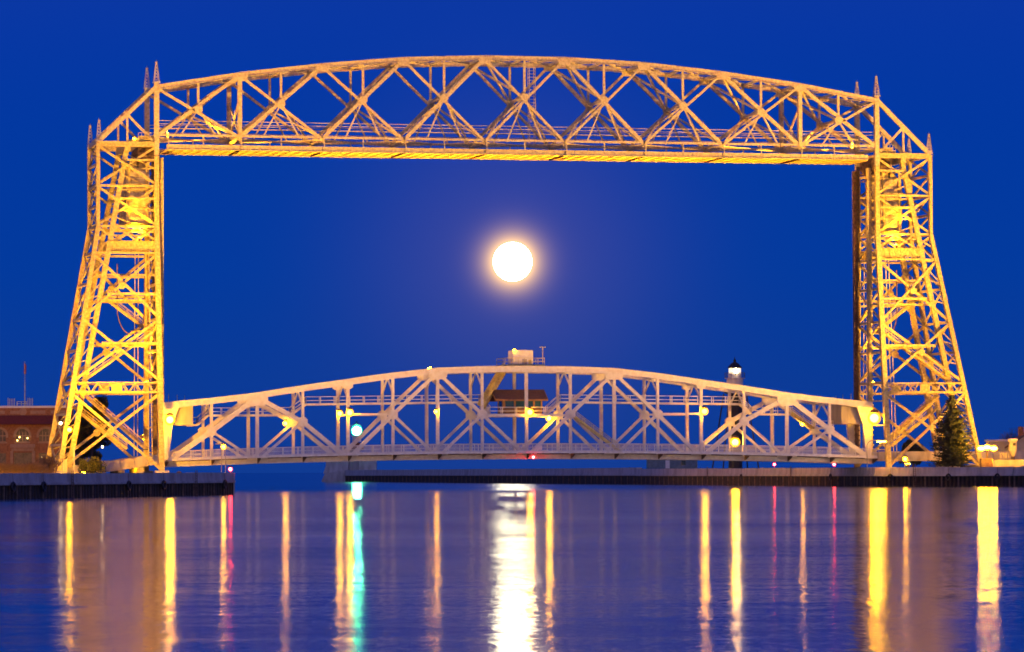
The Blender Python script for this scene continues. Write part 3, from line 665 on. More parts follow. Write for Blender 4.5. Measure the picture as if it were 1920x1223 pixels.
# control house on the span
ch = thing('control_house', (0, 5, 11.9), 'brown timber control house with low gable roof on the middle of the lift span', 'control house')
b = MB().box(-2.9, 3.6, 3.4, 7.4, 11.92, 12.9).box(-2.9, -2.6, 3.4, 7.4, 12.9, 14.5).box(3.35, 3.6, 3.4, 7.4, 12.9, 14.5).box(-2.6, 3.35, 3.4, 7.4, 14.2, 14.5).box(-2.6, 3.35, 7.2, 7.4, 12.9, 14.2)
for x in (-1.0, .75, 2.2): b.box(x - .14, x + .14, 3.4, 3.6, 12.9, 14.2)
b.poly([(-2.9, 3.4, 14.5), (-2.9, 7.4, 14.5), (-2.9, 5.4, 15.7)], (.2, 0, 0)).poly([(3.4, 3.4, 14.5), (3.4, 7.4, 14.5), (3.4, 5.4, 15.7)], (.2, 0, 0))
b.build('wall', TIMB, ch)
for x0, x1 in ((-2.6, -1.14), (-.86, .61), (.89, 2.06), (2.34, 3.35)): MB().box(x0, x1, 3.48, 3.52, 12.92, 14.2).build('window', GLASS, ch)
MB().box(-2.93, -2.9, 4.3, 6.4, 12.9, 14.1).build('window', GLASS, ch)
for sgn in (-1, 1):
    y0 = 5.4; MB().poly([(-4.4, y0, 16.0), (-4.4, y0 + sgn * 2.75, 14.35), (-4.4, y0 + sgn * 2.75, 14.18), (-4.4, y0, 15.8)], (8.7, 0, 0)).build('roof', ROOFB, ch)
    b = MB().beam((-4.45, y0, 15.9), (-4.45, y0 + sgn * 2.78, 14.26), .06, .28, (1, 0, 0)).beam((4.35, y0, 15.9), (4.35, y0 + sgn * 2.78, 14.26), .06, .28, (1, 0, 0)).box(-4.4, 4.3, y0 + sgn * 2.8 - .04, y0 + sgn * 2.8 + .04, 14.1, 14.36)
    b.build('barge_board', TIMB, ch)
mb = thing('machine_cabin', (.4, 5, 20), 'white rounded metal cabin on the platform above the control house', 'cabin')
o = MB().box(-1.3, 2.1, 3.2, 6.8, 19.99, 22.4).build('shell', WHITE, mb)
bv = o.modifiers.new('round', 'BEVEL'); bv.width = .22; bv.segments = 3
MB().box(.2, 1.0, 3.15, 3.2, 20.0, 20.9).build('hatch', GREY, mb); MB().box(1.25, 1.75, 3.13, 3.2, 20.1, 20.8).build('vent', STEEL, mb)

# ------------------------------------------------------------------ approach roads at both ends
def approach(s, label):
    root = thing('approach_road', (s * 75, 5, 3), label, 'road ramp', 'approach ramps')
    x0, x1 = s * 59.4, s * (81 if s < 0 else 160); za, zb = 4.85, (1.9 if s < 0 else 4.6)
    MB().hexa([(x0, -.6, za - .7), (x1, -.6, zb - .9), (x1, 10.6, zb - .9), (x0, 10.6, za - .7), (x0, -.6, za - .05), (x1, -.6, zb - .05), (x1, 10.6, zb - .05), (x0, 10.6, za - .05)]).build('road_slab', CONC, root)
    for y in (-.75, 10.5):
        n = 10
        for k in range(n):
            a, c = x0 + (x1 - x0) * (k + .02) / n, x0 + (x1 - x0) * (k + .98) / n; z0, z1 = za + (zb - za) * k / n, za + (zb - za) * (k + 1) / n
            MB().hexa([(a, y, z0 - .4), (c, y, z1 - .4), (c, y + .25, z1 - .4), (a, y + .25, z0 - .4), (a, y, z0 + .85), (c, y, z1 + .85), (c, y + .25, z1 + .85), (a, y + .25, z0 + .85)]).build('parapet_panel', CONC, root)
    b = MB()
    for k in range(1, 7):
        x = x0 + (x1 - x0) * k / 7; z = za + (zb - za) * k / 7; b.box(x - .5, x + .5, .5, 9.5, 2, max(2.3, z - .8))
    b.build('support_pier', CONC, root)
approach(-1, 'concrete approach ramp with parapet passing under the left tower')
approach(1, 'concrete approach ramp with parapet passing under the right tower')

# ------------------------------------------------------------------ lighthouses on the far pier
P0 = at(1379, 876, 775); lx0, ly0 = P0.x, P0.y
lh = thing('lighthouse', (lx0, ly0, 3), 'skeleton lighthouse with lit lantern and black roof behind the lift span', 'lighthouse')
b = MB()
for i, j in ((-1, -1), (1, -1), (1, 1), (-1, 1)):
    b.beam((lx0 + i * 3.6, ly0 + j * 3.6, 2.9), (lx0 + i * 1.75, ly0 + j * 1.75, 17.6), .22, .22)
for z in (7, 11.3, 15):
    w_ = 3.6 - 1.85 * (z - 2.9) / 14.7
    for i, j, k, l_ in ((-1, -1, 1, -1), (1, -1, 1, 1), (1, 1, -1, 1), (-1, 1, -1, -1)): b.beam((lx0 + i * w_, ly0 + j * w_, z), (lx0 + k * w_, ly0 + l_ * w_, z), .14, .14)
b.build('leg_frame', BLACK, lh)
MB().lathe((lx0, ly0, 0), [(1.35, 2.9), (1.3, 17.4), (2.1, 17.7), (2.1, 17.9)], 18).build('stair_cylinder', BLACK, lh)
MB().lathe((lx0, ly0, 0), [(1.6, 17.92), (1.6, 20.4), (2.0, 20.45), (2.0, 20.6)], 18).build('watch_room', WHITE, lh)
MB().lathe((lx0, ly0, 0), [(1.3, 20.62), (1.3, 21.5)], 14).build('lantern_base', WHITE, lh)
o = MB().lathe((lx0, ly0, 0), [(1.2, 21.52), (1.2, 22.5)], 12).build('lantern_glass', lampmat('lit lantern panes', (1.0, 0.8, 0.5), 1.3), lh)
MB().ball((lx0 - .1, ly0 - 1.15, 22.0), .42).build('lantern_bulb', E_WHT, o)
MB().lathe((lx0, ly0, 0), [(1.45, 22.52), (1.35, 22.75), (.75, 23.4), (.22, 23.75), (.28, 24.1), (.1, 24.25), (.05, 24.7)], 14).build('lantern_roof', BLACK, lh)
b = MB()
for k in range(14):
    t = 2 * math.pi * k / 14
    for z, r_ in ((20.6, 1.95), (17.9, 2.05)):
        b.beam((lx0 + r_ * math.cos(t), ly0 + r_ * math.sin(t), z), (lx0 + r_ * math.cos(t), ly0 + r_ * math.sin(t), z + 1.0), .06, .06)
        t2 = 2 * math.pi * (k + 1) / 14; b.beam((lx0 + r_ * math.cos(t), ly0 + r_ * math.sin(t), z + 1), (lx0 + r_ * math.cos(t2), ly0 + r_ * math.sin(t2), z + 1), .06, .06)
b.build('gallery_rail', BLACK, lh)

g0 = at(650, 880, 1180); rzc = -TH
gl = thing('pierhead_light', (g0.x, g0.y, 3.3), 'dark pierhead lighthouse block carrying a brilliant green beacon at the far pier end', 'lighthouse', rz=rzc)
k_ = 1180 / F
def gx(px): return (px - 650) * k_
MB().poly([(gx(601), -4, -4.2), (gx(712), -4, -4.2), (gx(712), -4, .0), (gx(640), -4, .0), (gx(610), -4, -1.0)], (0, 9, 0)).build('pierhead_base', CONC, gl, rel=True)
MB().poly([(gx(607), -3, -.9), (gx(654), -3, -.02), (gx(654), -3, 5.2), (gx(612), -3, 5.2), (gx(612), -3, 1.4)], (0, 6, 0)).build('fog_signal_house', CONC, gl, rel=True)
MB().box(gx(674), gx(706), -3, 3, .02, 4.0).build('store_house', CONC, gl, rel=True)
MB().poly([(gx(645), -2.5, 6.0), (gx(684), -2.5, 6.0), (gx(680), -2.5, 7.6), (gx(668), -2.5, 8.6), (gx(656), -2.5, 7.4)], (0, 5, 0)).build('roof', TILE, gl, rel=True)
MB().box(gx(655), gx(674.5), -2.2, 2.2, -.0, 6.0).build('tower_wall', GREY, gl, rel=True)
MB().lathe((gx(669), 0, 0), [(1.3, 8.4), (1.3, 10.0), (1.6, 10.1), (1.6, 10.25)], 12).build('lantern_base', WHITE, gl, rel=True)
MB().ball((gx(669), 0, 11.7), 1.2, 16, 10).build('green_lens', E_GRN, gl, rel=True); MB().ball((gx(669), 0, 11.7), 1.7, 18, 12).build('glow_shell', G_GRN, gl, rel=True, smooth=True)  # outer ball is the beacon's added halo
MB().lathe((gx(669), 0, 0), [(1.4, 13.4), (.2, 14.0), (.05, 14.6)], 12).build('lantern_roof', BLACK, gl, rel=True)
b = MB()
for k in range(6):
    t = k * math.pi / 3; b.beam((gx(669) + 1.3 * math.cos(t), 1.3 * math.sin(t), 10.2), (gx(669) + 1.3 * math.cos(t), 1.3 * math.sin(t), 13.4), .1, .1)
b.build('lantern_frame', BLACK, gl, rel=True)

pb = at(1236, 877, 842); k2 = 842 / F
pr = thing('pier_shed', (pb.x + 3, pb.y, 3.2), 'low blue grey shed standing on the canal pier below the lift span', 'shed', rz=-TH)
MB().box(-48 * k2, 46 * k2, 0, 5, -.3, 2.5).build('wall', mat('blue grey siding', (0.16, 0.24, 0.28), 0.7, 0), pr, rel=True)
MB().poly([(-50 * k2, -.4, 2.5), (-50 * k2, 5.4, 2.5), (-50 * k2, 2.5, 3.6)], (98 * k2, 0, 0)).build('roof', ROOFB, pr, rel=True)
MB().box(-14 * k2, -6 * k2, -.08, 0, 0, 1.7).build('door', PLAST, pr, rel=True); MB().box(16 * k2, 24 * k2, -.08, 0, .7, 1.7).build('window', GLASS, pr, rel=True)

# ------------------------------------------------------------------ brick museum on the left
mo_ = at(42, 868, 720); ks = 720 / F
def mx(px): return (px - 42) * ks
def mz(py): return (868 - py) * ks
mu = thing('museum', (mo_.x, mo_.y, 2.5), 'brown brick building with arched windows and red tile roof beyond the left tower', 'building', rz=-TH)
mz0 = mo_.z - 2.5; Z = lambda py: mz(py) + mz0
XL, XR = mx(-130), mx(128)
# front wall pieces around the arched openings
bays = [mx(42 + 43.5 * k) for k in (-4, -3, -2, -1, 0, 1)]
b = MB().box(XL, XR, .35, 12, -.4, Z(796))
b.build('wall', BRICK, mu, rel=True)
def arch_pts(cx, r, z0, zs, n=12): return [(cx - r, z0)] + [(cx - r * math.cos(math.pi * i / n), zs + r * math.sin(math.pi * i / n)) for i in range(n + 1)] + [(cx + r, z0)]
zsp = Z(817); rr = 12.5 * ks; zsill = Z(829)
edge = [XL] + [(bays[i] + bays[i + 1]) / 2 for i in range(len(bays) - 1)] + [XR]
b = MB()
for i, cx in enumerate(bays):                     # skin with a true arched hole, bay by bay
    x0, x1 = edge[i], edge[i + 1]; top = Z(797); ap = arch_pts(cx, rr, zsill, zsp)
    b.poly([(x0, 0, zsill), (cx - rr, 0, zsill), *[(px, 0, pz) for px, pz in ap[1:8]], (cx, 0, top), (x0, 0, top)], (0, .35, 0))
    b.poly([(x1, 0, zsill), (cx + rr, 0, zsill), *[(px, 0, pz) for px, pz in ap[-2:6:-1]], (cx, 0, top), (x1, 0, top)], (0, .35, 0))
b.build('arcade_wall', BRICK, mu, rel=True)
MB().box(XL, XR, -.02, .35, -.4, zsill - .01).build('base_wall', BRICK, mu, rel=True)
for i, cx in enumerate(bays):
    ap = arch_pts(cx, rr + .42, zsill + .8, zsp); ip = arch_pts(cx, rr, zsill + .8, zsp); b = MB()
    for (a, c), (d_, e_) in zip(zip(ap, ap[1:]), zip(ip, ip[1:])):
        b.hexa([(a[0], -.1, a[1]), (c[0], -.1, c[1]), (c[0], .02, c[1]), (a[0], .02, a[1]), (d_[0], -.1, d_[1]), (e_[0], -.1, e_[1]), (e_[0], .02, e_[1]), (d_[0], .02, d_[1])])
    b.build('arch_surround', TRIM, mu, rel=True)
    w_ = MB().poly([(px, .3, pz) for px, pz in arch_pts(cx, rr, zsill, zsp)], (0, .04, 0)).build('window', WARMG, mu, rel=True)
    b = MB().box(cx - .06, cx + .06, .2, .29, zsill, zsp + rr * .5).box(cx - rr, cx + rr, .2, .29, zsp - .1, zsp + .05).box(cx - rr * .5 - .05, cx - rr * .5 + .05, .2, .29, zsill, zsp + rr * .8).box(cx + rr * .5 - .05, cx + rr * .5 + .05, .2, .29, zsill, zsp + rr * .8).box(cx - rr, cx + rr, .15, .29, zsill, zsill + .12)
    b.build('window_frame', TRIM, w_)
    MB().box(cx - rr - .2, cx + rr + .2, -.15, .0, zsill - .25, zsill).build('window_sill', TRIM, mu, rel=True)
    if i != 4: MB().box(cx - 1.2, cx + 1.2, -.06, -.02, -.2, Z(850)).build('window', WARMG, mu, rel=True)
dx0, dx1 = mx(20), mx(66)
b = MB().box(dx0, dx1, -.7, -.03, Z(840), Z(833)).box(dx0 + .2, dx1 - .2, -.5, -.03, Z(846), Z(841)).box(dx0, dx0 + .5, -.6, -.03, -.4, Z(846)).box(dx1 - .5, dx1, -.6, -.03, -.4, Z(846))
b.build('entrance_portico', TRIM, mu, rel=True); MB().box(dx0 + .6, dx1 - .6, -.08, -.03, -.3, Z(849)).build('door', WARMG, mu, rel=True)
MB().poly([(XL - .6, -1.3, Z(796)), (XL - .6, 3, Z(796)), (XL - .6, 3, Z(779)), (XL - .6, .3, Z(779))], (XR - XL + 1.2, 0, 0)).build('roof', TILE, mu, rel=True)
MB().box(XL, XR, .8, 9, Z(779) + .01, Z(765)).build('parapet', BRICK, mu, rel=True)
b = MB()
for k in range(7): b.box(mx(-120 + k * 38 - 14) + .0, mx(-120 + k * 38 + 14), .72, .8, Z(776), Z(770))
b.build('parapet_panel', TRIM, mu, rel=True)
MB().box(XL - .2, XR + .2, .5, 9.2, Z(765), Z(761)).build('coping', PLAST, mu, rel=True)
MB().cyl((mx(42), .55, Z(772)), (mx(42), .8, Z(772)), 7 * ks, n=20).build('medallion', TRIM, mu, rel=True)
b = MB()
for px in (10, 13, 16, 19, 22, 47, 50, 53, 56): b.cyl((mx(px), 4, Z(761)), (mx(px), 4, Z(745 + random.random() * 2)), .06, n=5)
b.box(mx(27), mx(44), 3.9, 4.1, Z(753), Z(752)).box(mx(27), mx(44), 3.9, 4.1, Z(757), Z(756))
for px in (27, 35, 44): b.box(mx(px) - .05, mx(px) + .05, 3.9, 4.1, Z(761), Z(752))
b.build('roof_antenna', STEEL, mu, rel=True)
b = MB().cyl((mx(39), 6, Z(761)), (mx(39), 6, Z(676)), .1, .05, 6); b.build('flagpole', STEEL, mu, rel=True)
b = MB().poly([(mx(39) - .05, 6, Z(678)), (mx(41.5), 6, Z(684)), (mx(41), 6, Z(699)), (mx(39), 6, Z(702)), (mx(37), 6, Z(698)), (mx(37.6), 6, Z(684))], (0, .15, 0)); tag(b.build('flag', REDP, mu, rel=True), 'furled red flag')
for px, py in ((37, 820), (52, 822), (33, 826), (78, 858)): MB().ball((mx(px), -.35, Z(py)), .13, 8, 6).build('bright_dot', E_DIM, mu, rel=True)  # small glowing dots on the front, no fittings modelled

# ------------------------------------------------------------------ plants
def tube_path(b, pts, r0, r1, n=5):
    for i in range(len(pts) - 1):
        f0, f1 = i / (len(pts) - 1), (i + 1) / (len(pts) - 1); b.cyl(pts[i], pts[i + 1], r0 + (r1 - r0) * f0, r0 + (r1 - r0) * f1, n)
def conifer(px, ytop, ybot, D, label, wpx):
    base = at(px, ybot, D); k = D / F; H = (ybot - ytop) * k; base.z = min(base.z, 2.8); H += .0; Rm = wpx / 2 * k * 1.1
    root = thing('spruce_tree', base, label, 'tree')
    MB().cyl(base, base + UP * H * .97, .22, .03, 8).build('trunk', BARK, root)
    b = MB(); rnd = random.Random(3); z = .07
    while z < .985:
        n = 13 if z < .8 else 8; R_ = Rm * min(1.0, (1 - z) * 1.75) ** .8 * (1.0 if z > .12 else 1.15)
        if z > .93: R_ *= .8
        for i in range(n):
            t = rnd.uniform(0, 6.283); ln = R_ * rnd.uniform(.5, 1.18) + .12; d_ = V((math.cos(t), math.sin(t), 0))
            p0 = base + UP * (H * z); drop = rnd.uniform(.12, .34)
            segs = max(4, int(ln / .16))
            for s in range(segs):
                f = (s + .6) / segs; c = p0 + d_ * (ln * f) + UP * (-drop * ln * f + .22 * ln * f * f)
                for q in range(3):
                    sd = V((-d_.y, d_.x, 0)) * rnd.uniform(-1, 1) + V((0, 0, rnd.uniform(-.6, .25))) + d_ * rnd.uniform(-.2, .6)
                    L_ = rnd.uniform(.22, .5) * (1 - .35 * f); u_ = d_.cross(sd).normalized() * .09 if d_.cross(sd).length > .05 else V((0, 0, .09))
                    e_ = c + sd.normalized() * L_; b.quad(c - u_, c + u_, e_ + u_ * .3, e_ - u_ * .3)
        z += .02
    b.build('crown', NEED, root); return root
conifer(1786, 733, 874, 646, 'tall dark conifer standing in front of the right tower', 70)
def leafy(px, ytop, ybot, D, wpx, label, seed, n=5200, name='leafy_tree', leaf=LEAF, size=.34):
    rnd = random.Random(seed); base = at(px, ybot, D); k = D / F; H = (ybot - ytop) * k; base.z = 2.5; R_ = wpx / 2 * k
    root = thing(name, base, label, 'tree' if 'tree' in name else 'shrub')
    b = MB(); tube_path(b, [base, base + V((.1, 0, H * .3)), base + V((-.1, .1, H * .75))], .28, .06, 7)
    blobs = []
    for i in range(17):
        t = rnd.uniform(0, 6.283); zz = rnd.uniform(.22, .9); rad_ = R_ * math.sqrt(max(.05, 1 - ((zz - .45) / .58) ** 2)) * rnd.uniform(.25, .8)
        c = base + V((math.cos(t) * rad_, math.sin(t) * rad_, H * zz)); blobs.append((c, R_ * rnd.uniform(.28, .46)))
        st = base + UP * (H * zz * .6); tube_path(b, [st, st.lerp(c, .55) + V((0, 0, .2)), c], .09, .02, 5)
    b.build('trunk', BARK, root); b = MB()
    for i in range(n):
        c, r_ = blobs[rnd.randrange(len(blobs))]; d_ = V((rnd.gauss(0, 1), rnd.gauss(0, 1), rnd.gauss(0, .8))).normalized() * r_ * rnd.random() ** .33
        p = c + d_; a = V((rnd.gauss(0, 1), rnd.gauss(0, 1), rnd.gauss(0, 1))).normalized(); u_ = a.orthogonal().normalized() * size * rnd.uniform(.5, 1.1); w_ = a.cross(u_) * .6
        b.quad(p - u_, p + w_, p + u_, p - w_)
    b.build('crown', leaf, root)
leafy(172, 722, 872, 705, 74, 'tall dark tree seen through the base of the left tower', 11, 7500)
leafy(150, 778, 872, 712, 60, 'lower dark tree left of the tall one behind the left tower', 12, 4200)
leafy(168, 862, 892, 615, 60, 'round dark bush at the foot of the left tower', 13, 2200, 'round_bush', size=.22)
leafy(1712, 812, 874, 720, 52, 'small dark tree in the gap under the right tower', 14, 3000)
def bare(px, ytop, ybot, D, label, seed, spread=1.0):
    rnd = random.Random(seed); base = at(px, ybot, D); base.z = 2.7; H = (ybot - ytop) * D / F
    root = thing('bare_tree', base, label, 'tree'); t_, c_ = MB(), MB()
    def grow(p, d_, ln, r_, dep):
        q = p + d_ * ln; (t_ if dep == 0 else c_).cyl(p, q, r_, r_ * .68, 5 if dep < 2 else 3)
        if dep >= 6 or ln < .12: return
        for _ in range(2 + (rnd.random() < .55) + (dep in (1, 2))):
            nd = (d_ + V((rnd.gauss(0, .42) * spread, rnd.gauss(0, .42) * spread, rnd.gauss(.08, .22)))).normalized(); grow(q if rnd.random() < .75 else p.lerp(q, .7), nd, ln * rnd.uniform(.62, .86), max(.014, r_ * .62), dep + 1)
    grow(base, V((0, 0, 1)), H * .24, .2, 0)
    t_.build('trunk', BARK, root); c_.build('crown', BARK, root)
bare(1917, 764, 868, 735, 'leafless tree behind the white house at the right edge', 5, 1.15)
bare(1883, 785, 868, 760, 'thin leafless tree left of the white house, half lost in the dusk', 8, 1.2)
def stems(px, w, ytop, D, label, seed, n=150, group='bare shrubs on the left quay'):
    rnd = random.Random(seed); base = at(px, 890, D); base.z = 2.45; k = D / F
    root = thing('bare_shrub', base, label, 'shrub', group); b = MB(); H = (889 - ytop) * k
    for i in range(n):
        x = rnd.gauss(0, w * .28) * k; p = base + RX * x * .5 + GY * rnd.uniform(-1, 1); ln = H * rnd.uniform(.55, 1.05); lean = RX * rnd.gauss(x * .25, .35) + GY * rnd.gauss(0, .35)
        q = p + lean * .5 + UP * ln * .55; e_ = p + lean * 1.35 + UP * ln; b.cyl(p, q, .06, .045, 4).cyl(q, e_, .045, .018, 3)
        for _ in range(3):
            f = rnd.uniform(.2, .9); s_ = q.lerp(e_, f); b.cyl(s_, s_ + V((rnd.gauss(0, .3), rnd.gauss(0, .3), rnd.uniform(.15, .5))), .024, .012, 3)
    b.build('stems', TWIG, root)
stems(-2, 40, 866, 500, 'tuft of dry orange stems at the left edge of the quay', 1)
stems(28, 42, 868, 505, 'tuft of dry orange stems under the museum door', 2)
stems(58, 42, 866, 510, 'tuft of dry orange stems left of the left tower foot', 3)
stems(88, 48, 852, 520, 'tallest tuft of dry stems leaning against the left tower foot', 4, 130)

# ------------------------------------------------------------------ white house and marker on the right
hs = at(1905, 870, 690); kh = 690 / F
hp = thing('white_house', (hs.x, hs.y, 2.6), 'pale house with dark gable roof at the right edge lit yellow by the flood lamp', 'house', rz=-TH)
hx = lambda px: (px - 1905) * kh
hz0 = hs.z - 2.6; hz = lambda py: (870 - py) * kh + hz0
MB().box(hx(1893), hx(1985), 1.5, 8, -.2, hz(836)).build('wall', YELP, hp, rel=True)
MB().poly([(hx(1893), 1.5, hz(836)), (hx(1985), 1.5, hz(836)), (hx(1939), 1.5, hz(806))], (0, 6.5, 0)).build('gable', YELP, hp, rel=True)
for s in (-1, 1):
    MB().poly([(hx(1939), .9, hz(804)), (hx(1939 + s * 52), .9, hz(838)), (hx(1939 + s * 52), .9, hz(841)), (hx(1939), .9, hz(808))], (0, 7.6, 0)).build('roof', ROOFB, hp, rel=True)
MB().box(hx(1858), hx(1893), 2.2, 7, -.2, hz(828)).build('porch_wall', YELP, hp, rel=True); MB().box(hx(1855), hx(1894), 1.7, 7.2, hz(828), hz(824)).build('porch_roof', WHITE, hp, rel=True)
MB().box(hx(1916), hx(1924), 3, 5, hz(822), hz(800)).build('chimney', BRICK, hp, rel=True)
for a, c in ((1909, 1916), (1922, 1929)): MB().box(hx(a), hx(c), 1.44, 1.5, hz(862), hz(848)).build('window', GLASS, hp, rel=True)
MB().box(hx(1862), hx(1870), 2.14, 2.2, hz(850), hz(835)).build('window', GLASS, hp, rel=True)
pm = at(1899, 856, 655); km = 655 / F
pk = thing('pier_marker', pm, 'tapered pale marker with flared cap and dark square opening beside the white house', 'marker')
MB().lathe(pm, [(.32, 0), (.5, .35), (.68, .9), (.68, 2.1), (.62, 2.45)], 14).build('body', YELP, pk)
MB().lathe(pm, [(.62, 2.46), (.86, 2.6), (.86, 2.85), (.3, 2.95)], 14).build('cap', WHITE, pk)
MB().box(pm.x - .22, pm.x + .22, pm.y - .78, pm.y - .6, pm.z + 1.75, pm.z + 2.2).build('opening', BLACK, pk); MB().cyl(pm, pm - UP * 1.6, .3, n=10).build('post', DARKST, pk)
rw0, rw1 = at(1845, 874, 655), at(1990, 874, 645)
rw = thing('retaining_wall', (rw0.x, rw0.y, 2.7), 'low pale retaining wall glowing yellow beside the brightest flood lamp', 'wall')
for k in range(6):
    a, c = rw0.lerp(rw1, (k + .01) / 6), rw0.lerp(rw1, (k + .99) / 6); a.z = c.z = 3.45; MB().beam(a, c, .3, 1.5, (0, 1, 0)).build('wall_block', CONC, rw)
for k in range(4):
    a = at(1876 + k * 5, 856, 656); b_ = MB().box(a.x - .12, a.x + .12, a.y - .12, a.y + .12, a.z - .4, a.z + .65).build('baluster', YELP, rw)

# things on the left quay
cb = at(121, 876, 606); o = thing('control_cabinet', (cb.x, cb.y, 2.5), 'plain grey cabinet at the foot of the left tower', 'cabinet')
MB().box(cb.x - .35, cb.x + .35, cb.y - .3, cb.y + .3, 2.5, 4.75).build('body', GREY, o); MB().box(cb.x - .4, cb.x + .4, cb.y - .35, cb.y + .35, 4.76, 4.86).build('lid', GREY, o)
pp = at(139, 884, 612); o = thing('marker_post', (pp.x, pp.y, 2.5), 'yellow lit post standing beside the left tower foot', 'post')
MB().cyl((pp.x, pp.y, 2.4), (pp.x, pp.y, 6.5), .16, .13, 8).build('shaft', YELP, o); MB().ball((pp.x, pp.y, 6.55), .17, 8, 6).build('cap', YELP, o)
s1 = at(165, 897, 452.5); s2 = V((37.3, 66.8, 0)).normalized(); nr = V((s2.y, -s2.x, 0))
wl = LC; tpar = (V((s1.x, s1.y, 0)) - V((LC[0], LC[1], 0))).dot(s2); c = V((LC[0], LC[1], 0)) + s2 * tpar + nr * .24
b = MB().beam(c - s2 * .3 + UP * 2.12, c + s2 * .3 + UP * 2.12, .04, .78, nr); tag(b.build('wall_sign', PLAST, None), 'small blank white sign fixed to the face of the left sea wall', 'sign')

# ------------------------------------------------------------------ lamps
def globe_lamp(pos, label, r=.34, m_=None, arm=(0, .8, -.2), group='sodium lamps on the lift span'):
    pos = V(pos); root = thing('bridge_lamp', pos, label, 'lamp', group)
    MB().ball(pos, r, 14, 10).build('bulb', m_ or E_SOD, root); MB().ball(pos, r * 1.6, 18, 12).build('glow_shell', GL[(m_ or E_SOD).name], root, smooth=True)  # second ball is added glow, wider than the lamp itself
    r *= 1.6
    MB().lathe(pos, [(r * .75, r * .8), (r * .55, r * 1.15), (.06, r * 1.3)], 10).build('hood', DARKST, root)
    MB().beam(pos + UP * r, pos + V(arm) + UP * r, .08, .08).build('bracket', STEEL, root)
    return root
globe_lamp((NX[4] + .15, .3, 12.2), 'right one of the two close lamps on the left half of the lift span', .42)
globe_lamp((NX[4] + .2, 8.5, 12.2), 'left one of the two close lamps, on the far truss of the lift span', .36)
globe_lamp((-14.75, .45, 12.35), 'smallest lamp on the lift span, left of the control house', .26)
globe_lamp((.75, .4, 12.25), 'lamp in front of the control house at mid span', .42)
globe_lamp((30.1, .3, 12.35), 'lamp on the right half of the lift span, above the railing', .42)
def flood(pos, aim, label, power=None, size=70, colr=SOD, r=.4, box=.45, m_=None, group='sodium floodlights of the bridge', pole=None):
    pos, aim = V(pos), V(aim); a = (aim - pos).normalized(); root = thing('floodlight', pos, label, 'floodlight', group)
    MB().cyl(pos - a * .5, pos - a * .02, box * .45, box, 12).build('housing', DARKST, root)
    MB().cyl(pos, pos + a * .06, box * .92, n=14).build('lens', m_ or E_SOD, root)
    if pole: MB().cyl((pos - a * .3) , (pos.x - a.x * .3, pos.y - a.y * .3, pole), .08, n=6).build('pole', DARKST, root)
    if power: spot('flood_beam', pos + a * .15, aim, power, colr, size, .6, r, root)
    return root
# lamps at the truss joints that light the steel round them
globe_lamp((5.85, 7.9, 11.35), 'bright lamp at the truss joint right of the control house', .36, E_BIG)
globe_lamp((-38.0, 7.6, 10.6), 'lamp at the far truss joint near the left end of the lift span', .3)
globe_lamp((49.2, 7.4, 10.4), 'lamp at the far truss joint near the right end of the lift span', .3)
globe_lamp((36.0, 2.6, 7.3), 'broad bright lamp low on the deck in front of the skeleton lighthouse', .55, E_BIG)
globe_lamp((-58.05, -.6, 11.1), 'large lamp at the left end of the lift span beside the tower leg', .55, E_BIG, (-1.0, .6, 0), 'end lamps of the lift span')
globe_lamp((58.95, -.6, 11.2), 'large lamp at the right end of the lift span beside the tower leg', .7, E_BIG, (1.0, .6, 0), 'end lamps of the lift span')
def post_lamp(px, py, D, zb, label, r=.3, m_=E_SOD, twin=False, cat='lamp', name='post_lamp', group=None):
    p = at(px, py, D); root = thing(name, (p.x, p.y, zb), label, cat, group)
    MB().ball(p, r, 12, 8).build('bulb', m_, root); MB().ball(p, r * 1.6, 16, 10).build('glow_shell', GL[m_.name], root, smooth=True)  # outer ball adds a halo round the bulb
    r *= 1.6
    b = MB()
    if twin:
        for k in (-1, 1): b.cyl(V((p.x, p.y, zb)) + RX * k * .26, V((p.x, p.y, p.z - r)) + RX * k * .24, .05, n=6)
        b.beam(p - RX * 1.0 + UP * r, p + RX * .3 + UP * r, .12, .12, (0, 0, 1))
    else: b.cyl((p.x, p.y, zb), (p.x, p.y, p.z - r * .7), .06, n=6)
    b.build('post', GREY, root)
    MB().lathe(p, [(r * .8, r * .75), (r * .5, r * 1.2), (.05, r * 1.3)], 10).build('hood', DARKST, root)
    return root
post_lamp(419, 838, 505, 2.5, 'twin post lamp near the end of the left sea wall', .24, twin=True)
G_ = 'red navigation lamps'
post_lamp(432, 880, 501, 2.6, 'small red lamp on the end of the left sea wall', .2, E_RED, group=G_, name='red_lamp')
post_lamp(1452, 871, 716, 3.0, 'red lamp on the right canal wall, the one farther from the right tower', .2, E_RED, group=G_, name='red_lamp')
post_lamp(1564, 871, 678, 3.0, 'red lamp on the right canal wall nearest the right tower', .22, E_RED, group=G_, name='red_lamp')
rl = thing('red_lamp', (.72, -1.75, 5.0), 'red lamp hanging under the middle of the lift span', 'lamp', G_)
MB().ball((.72, -1.75, 4.98), .2, 12, 8).build('bulb', E_RED, rl); MB().ball((.72, -1.75, 4.98), .34, 14, 10).build('glow_shell', G_RED, rl, smooth=True); MB().box(.66, .78, -1.8, -1.6, 5.15, 5.6).build('bracket', DARKST, rl)  # larger ball is the red lamp's added glow
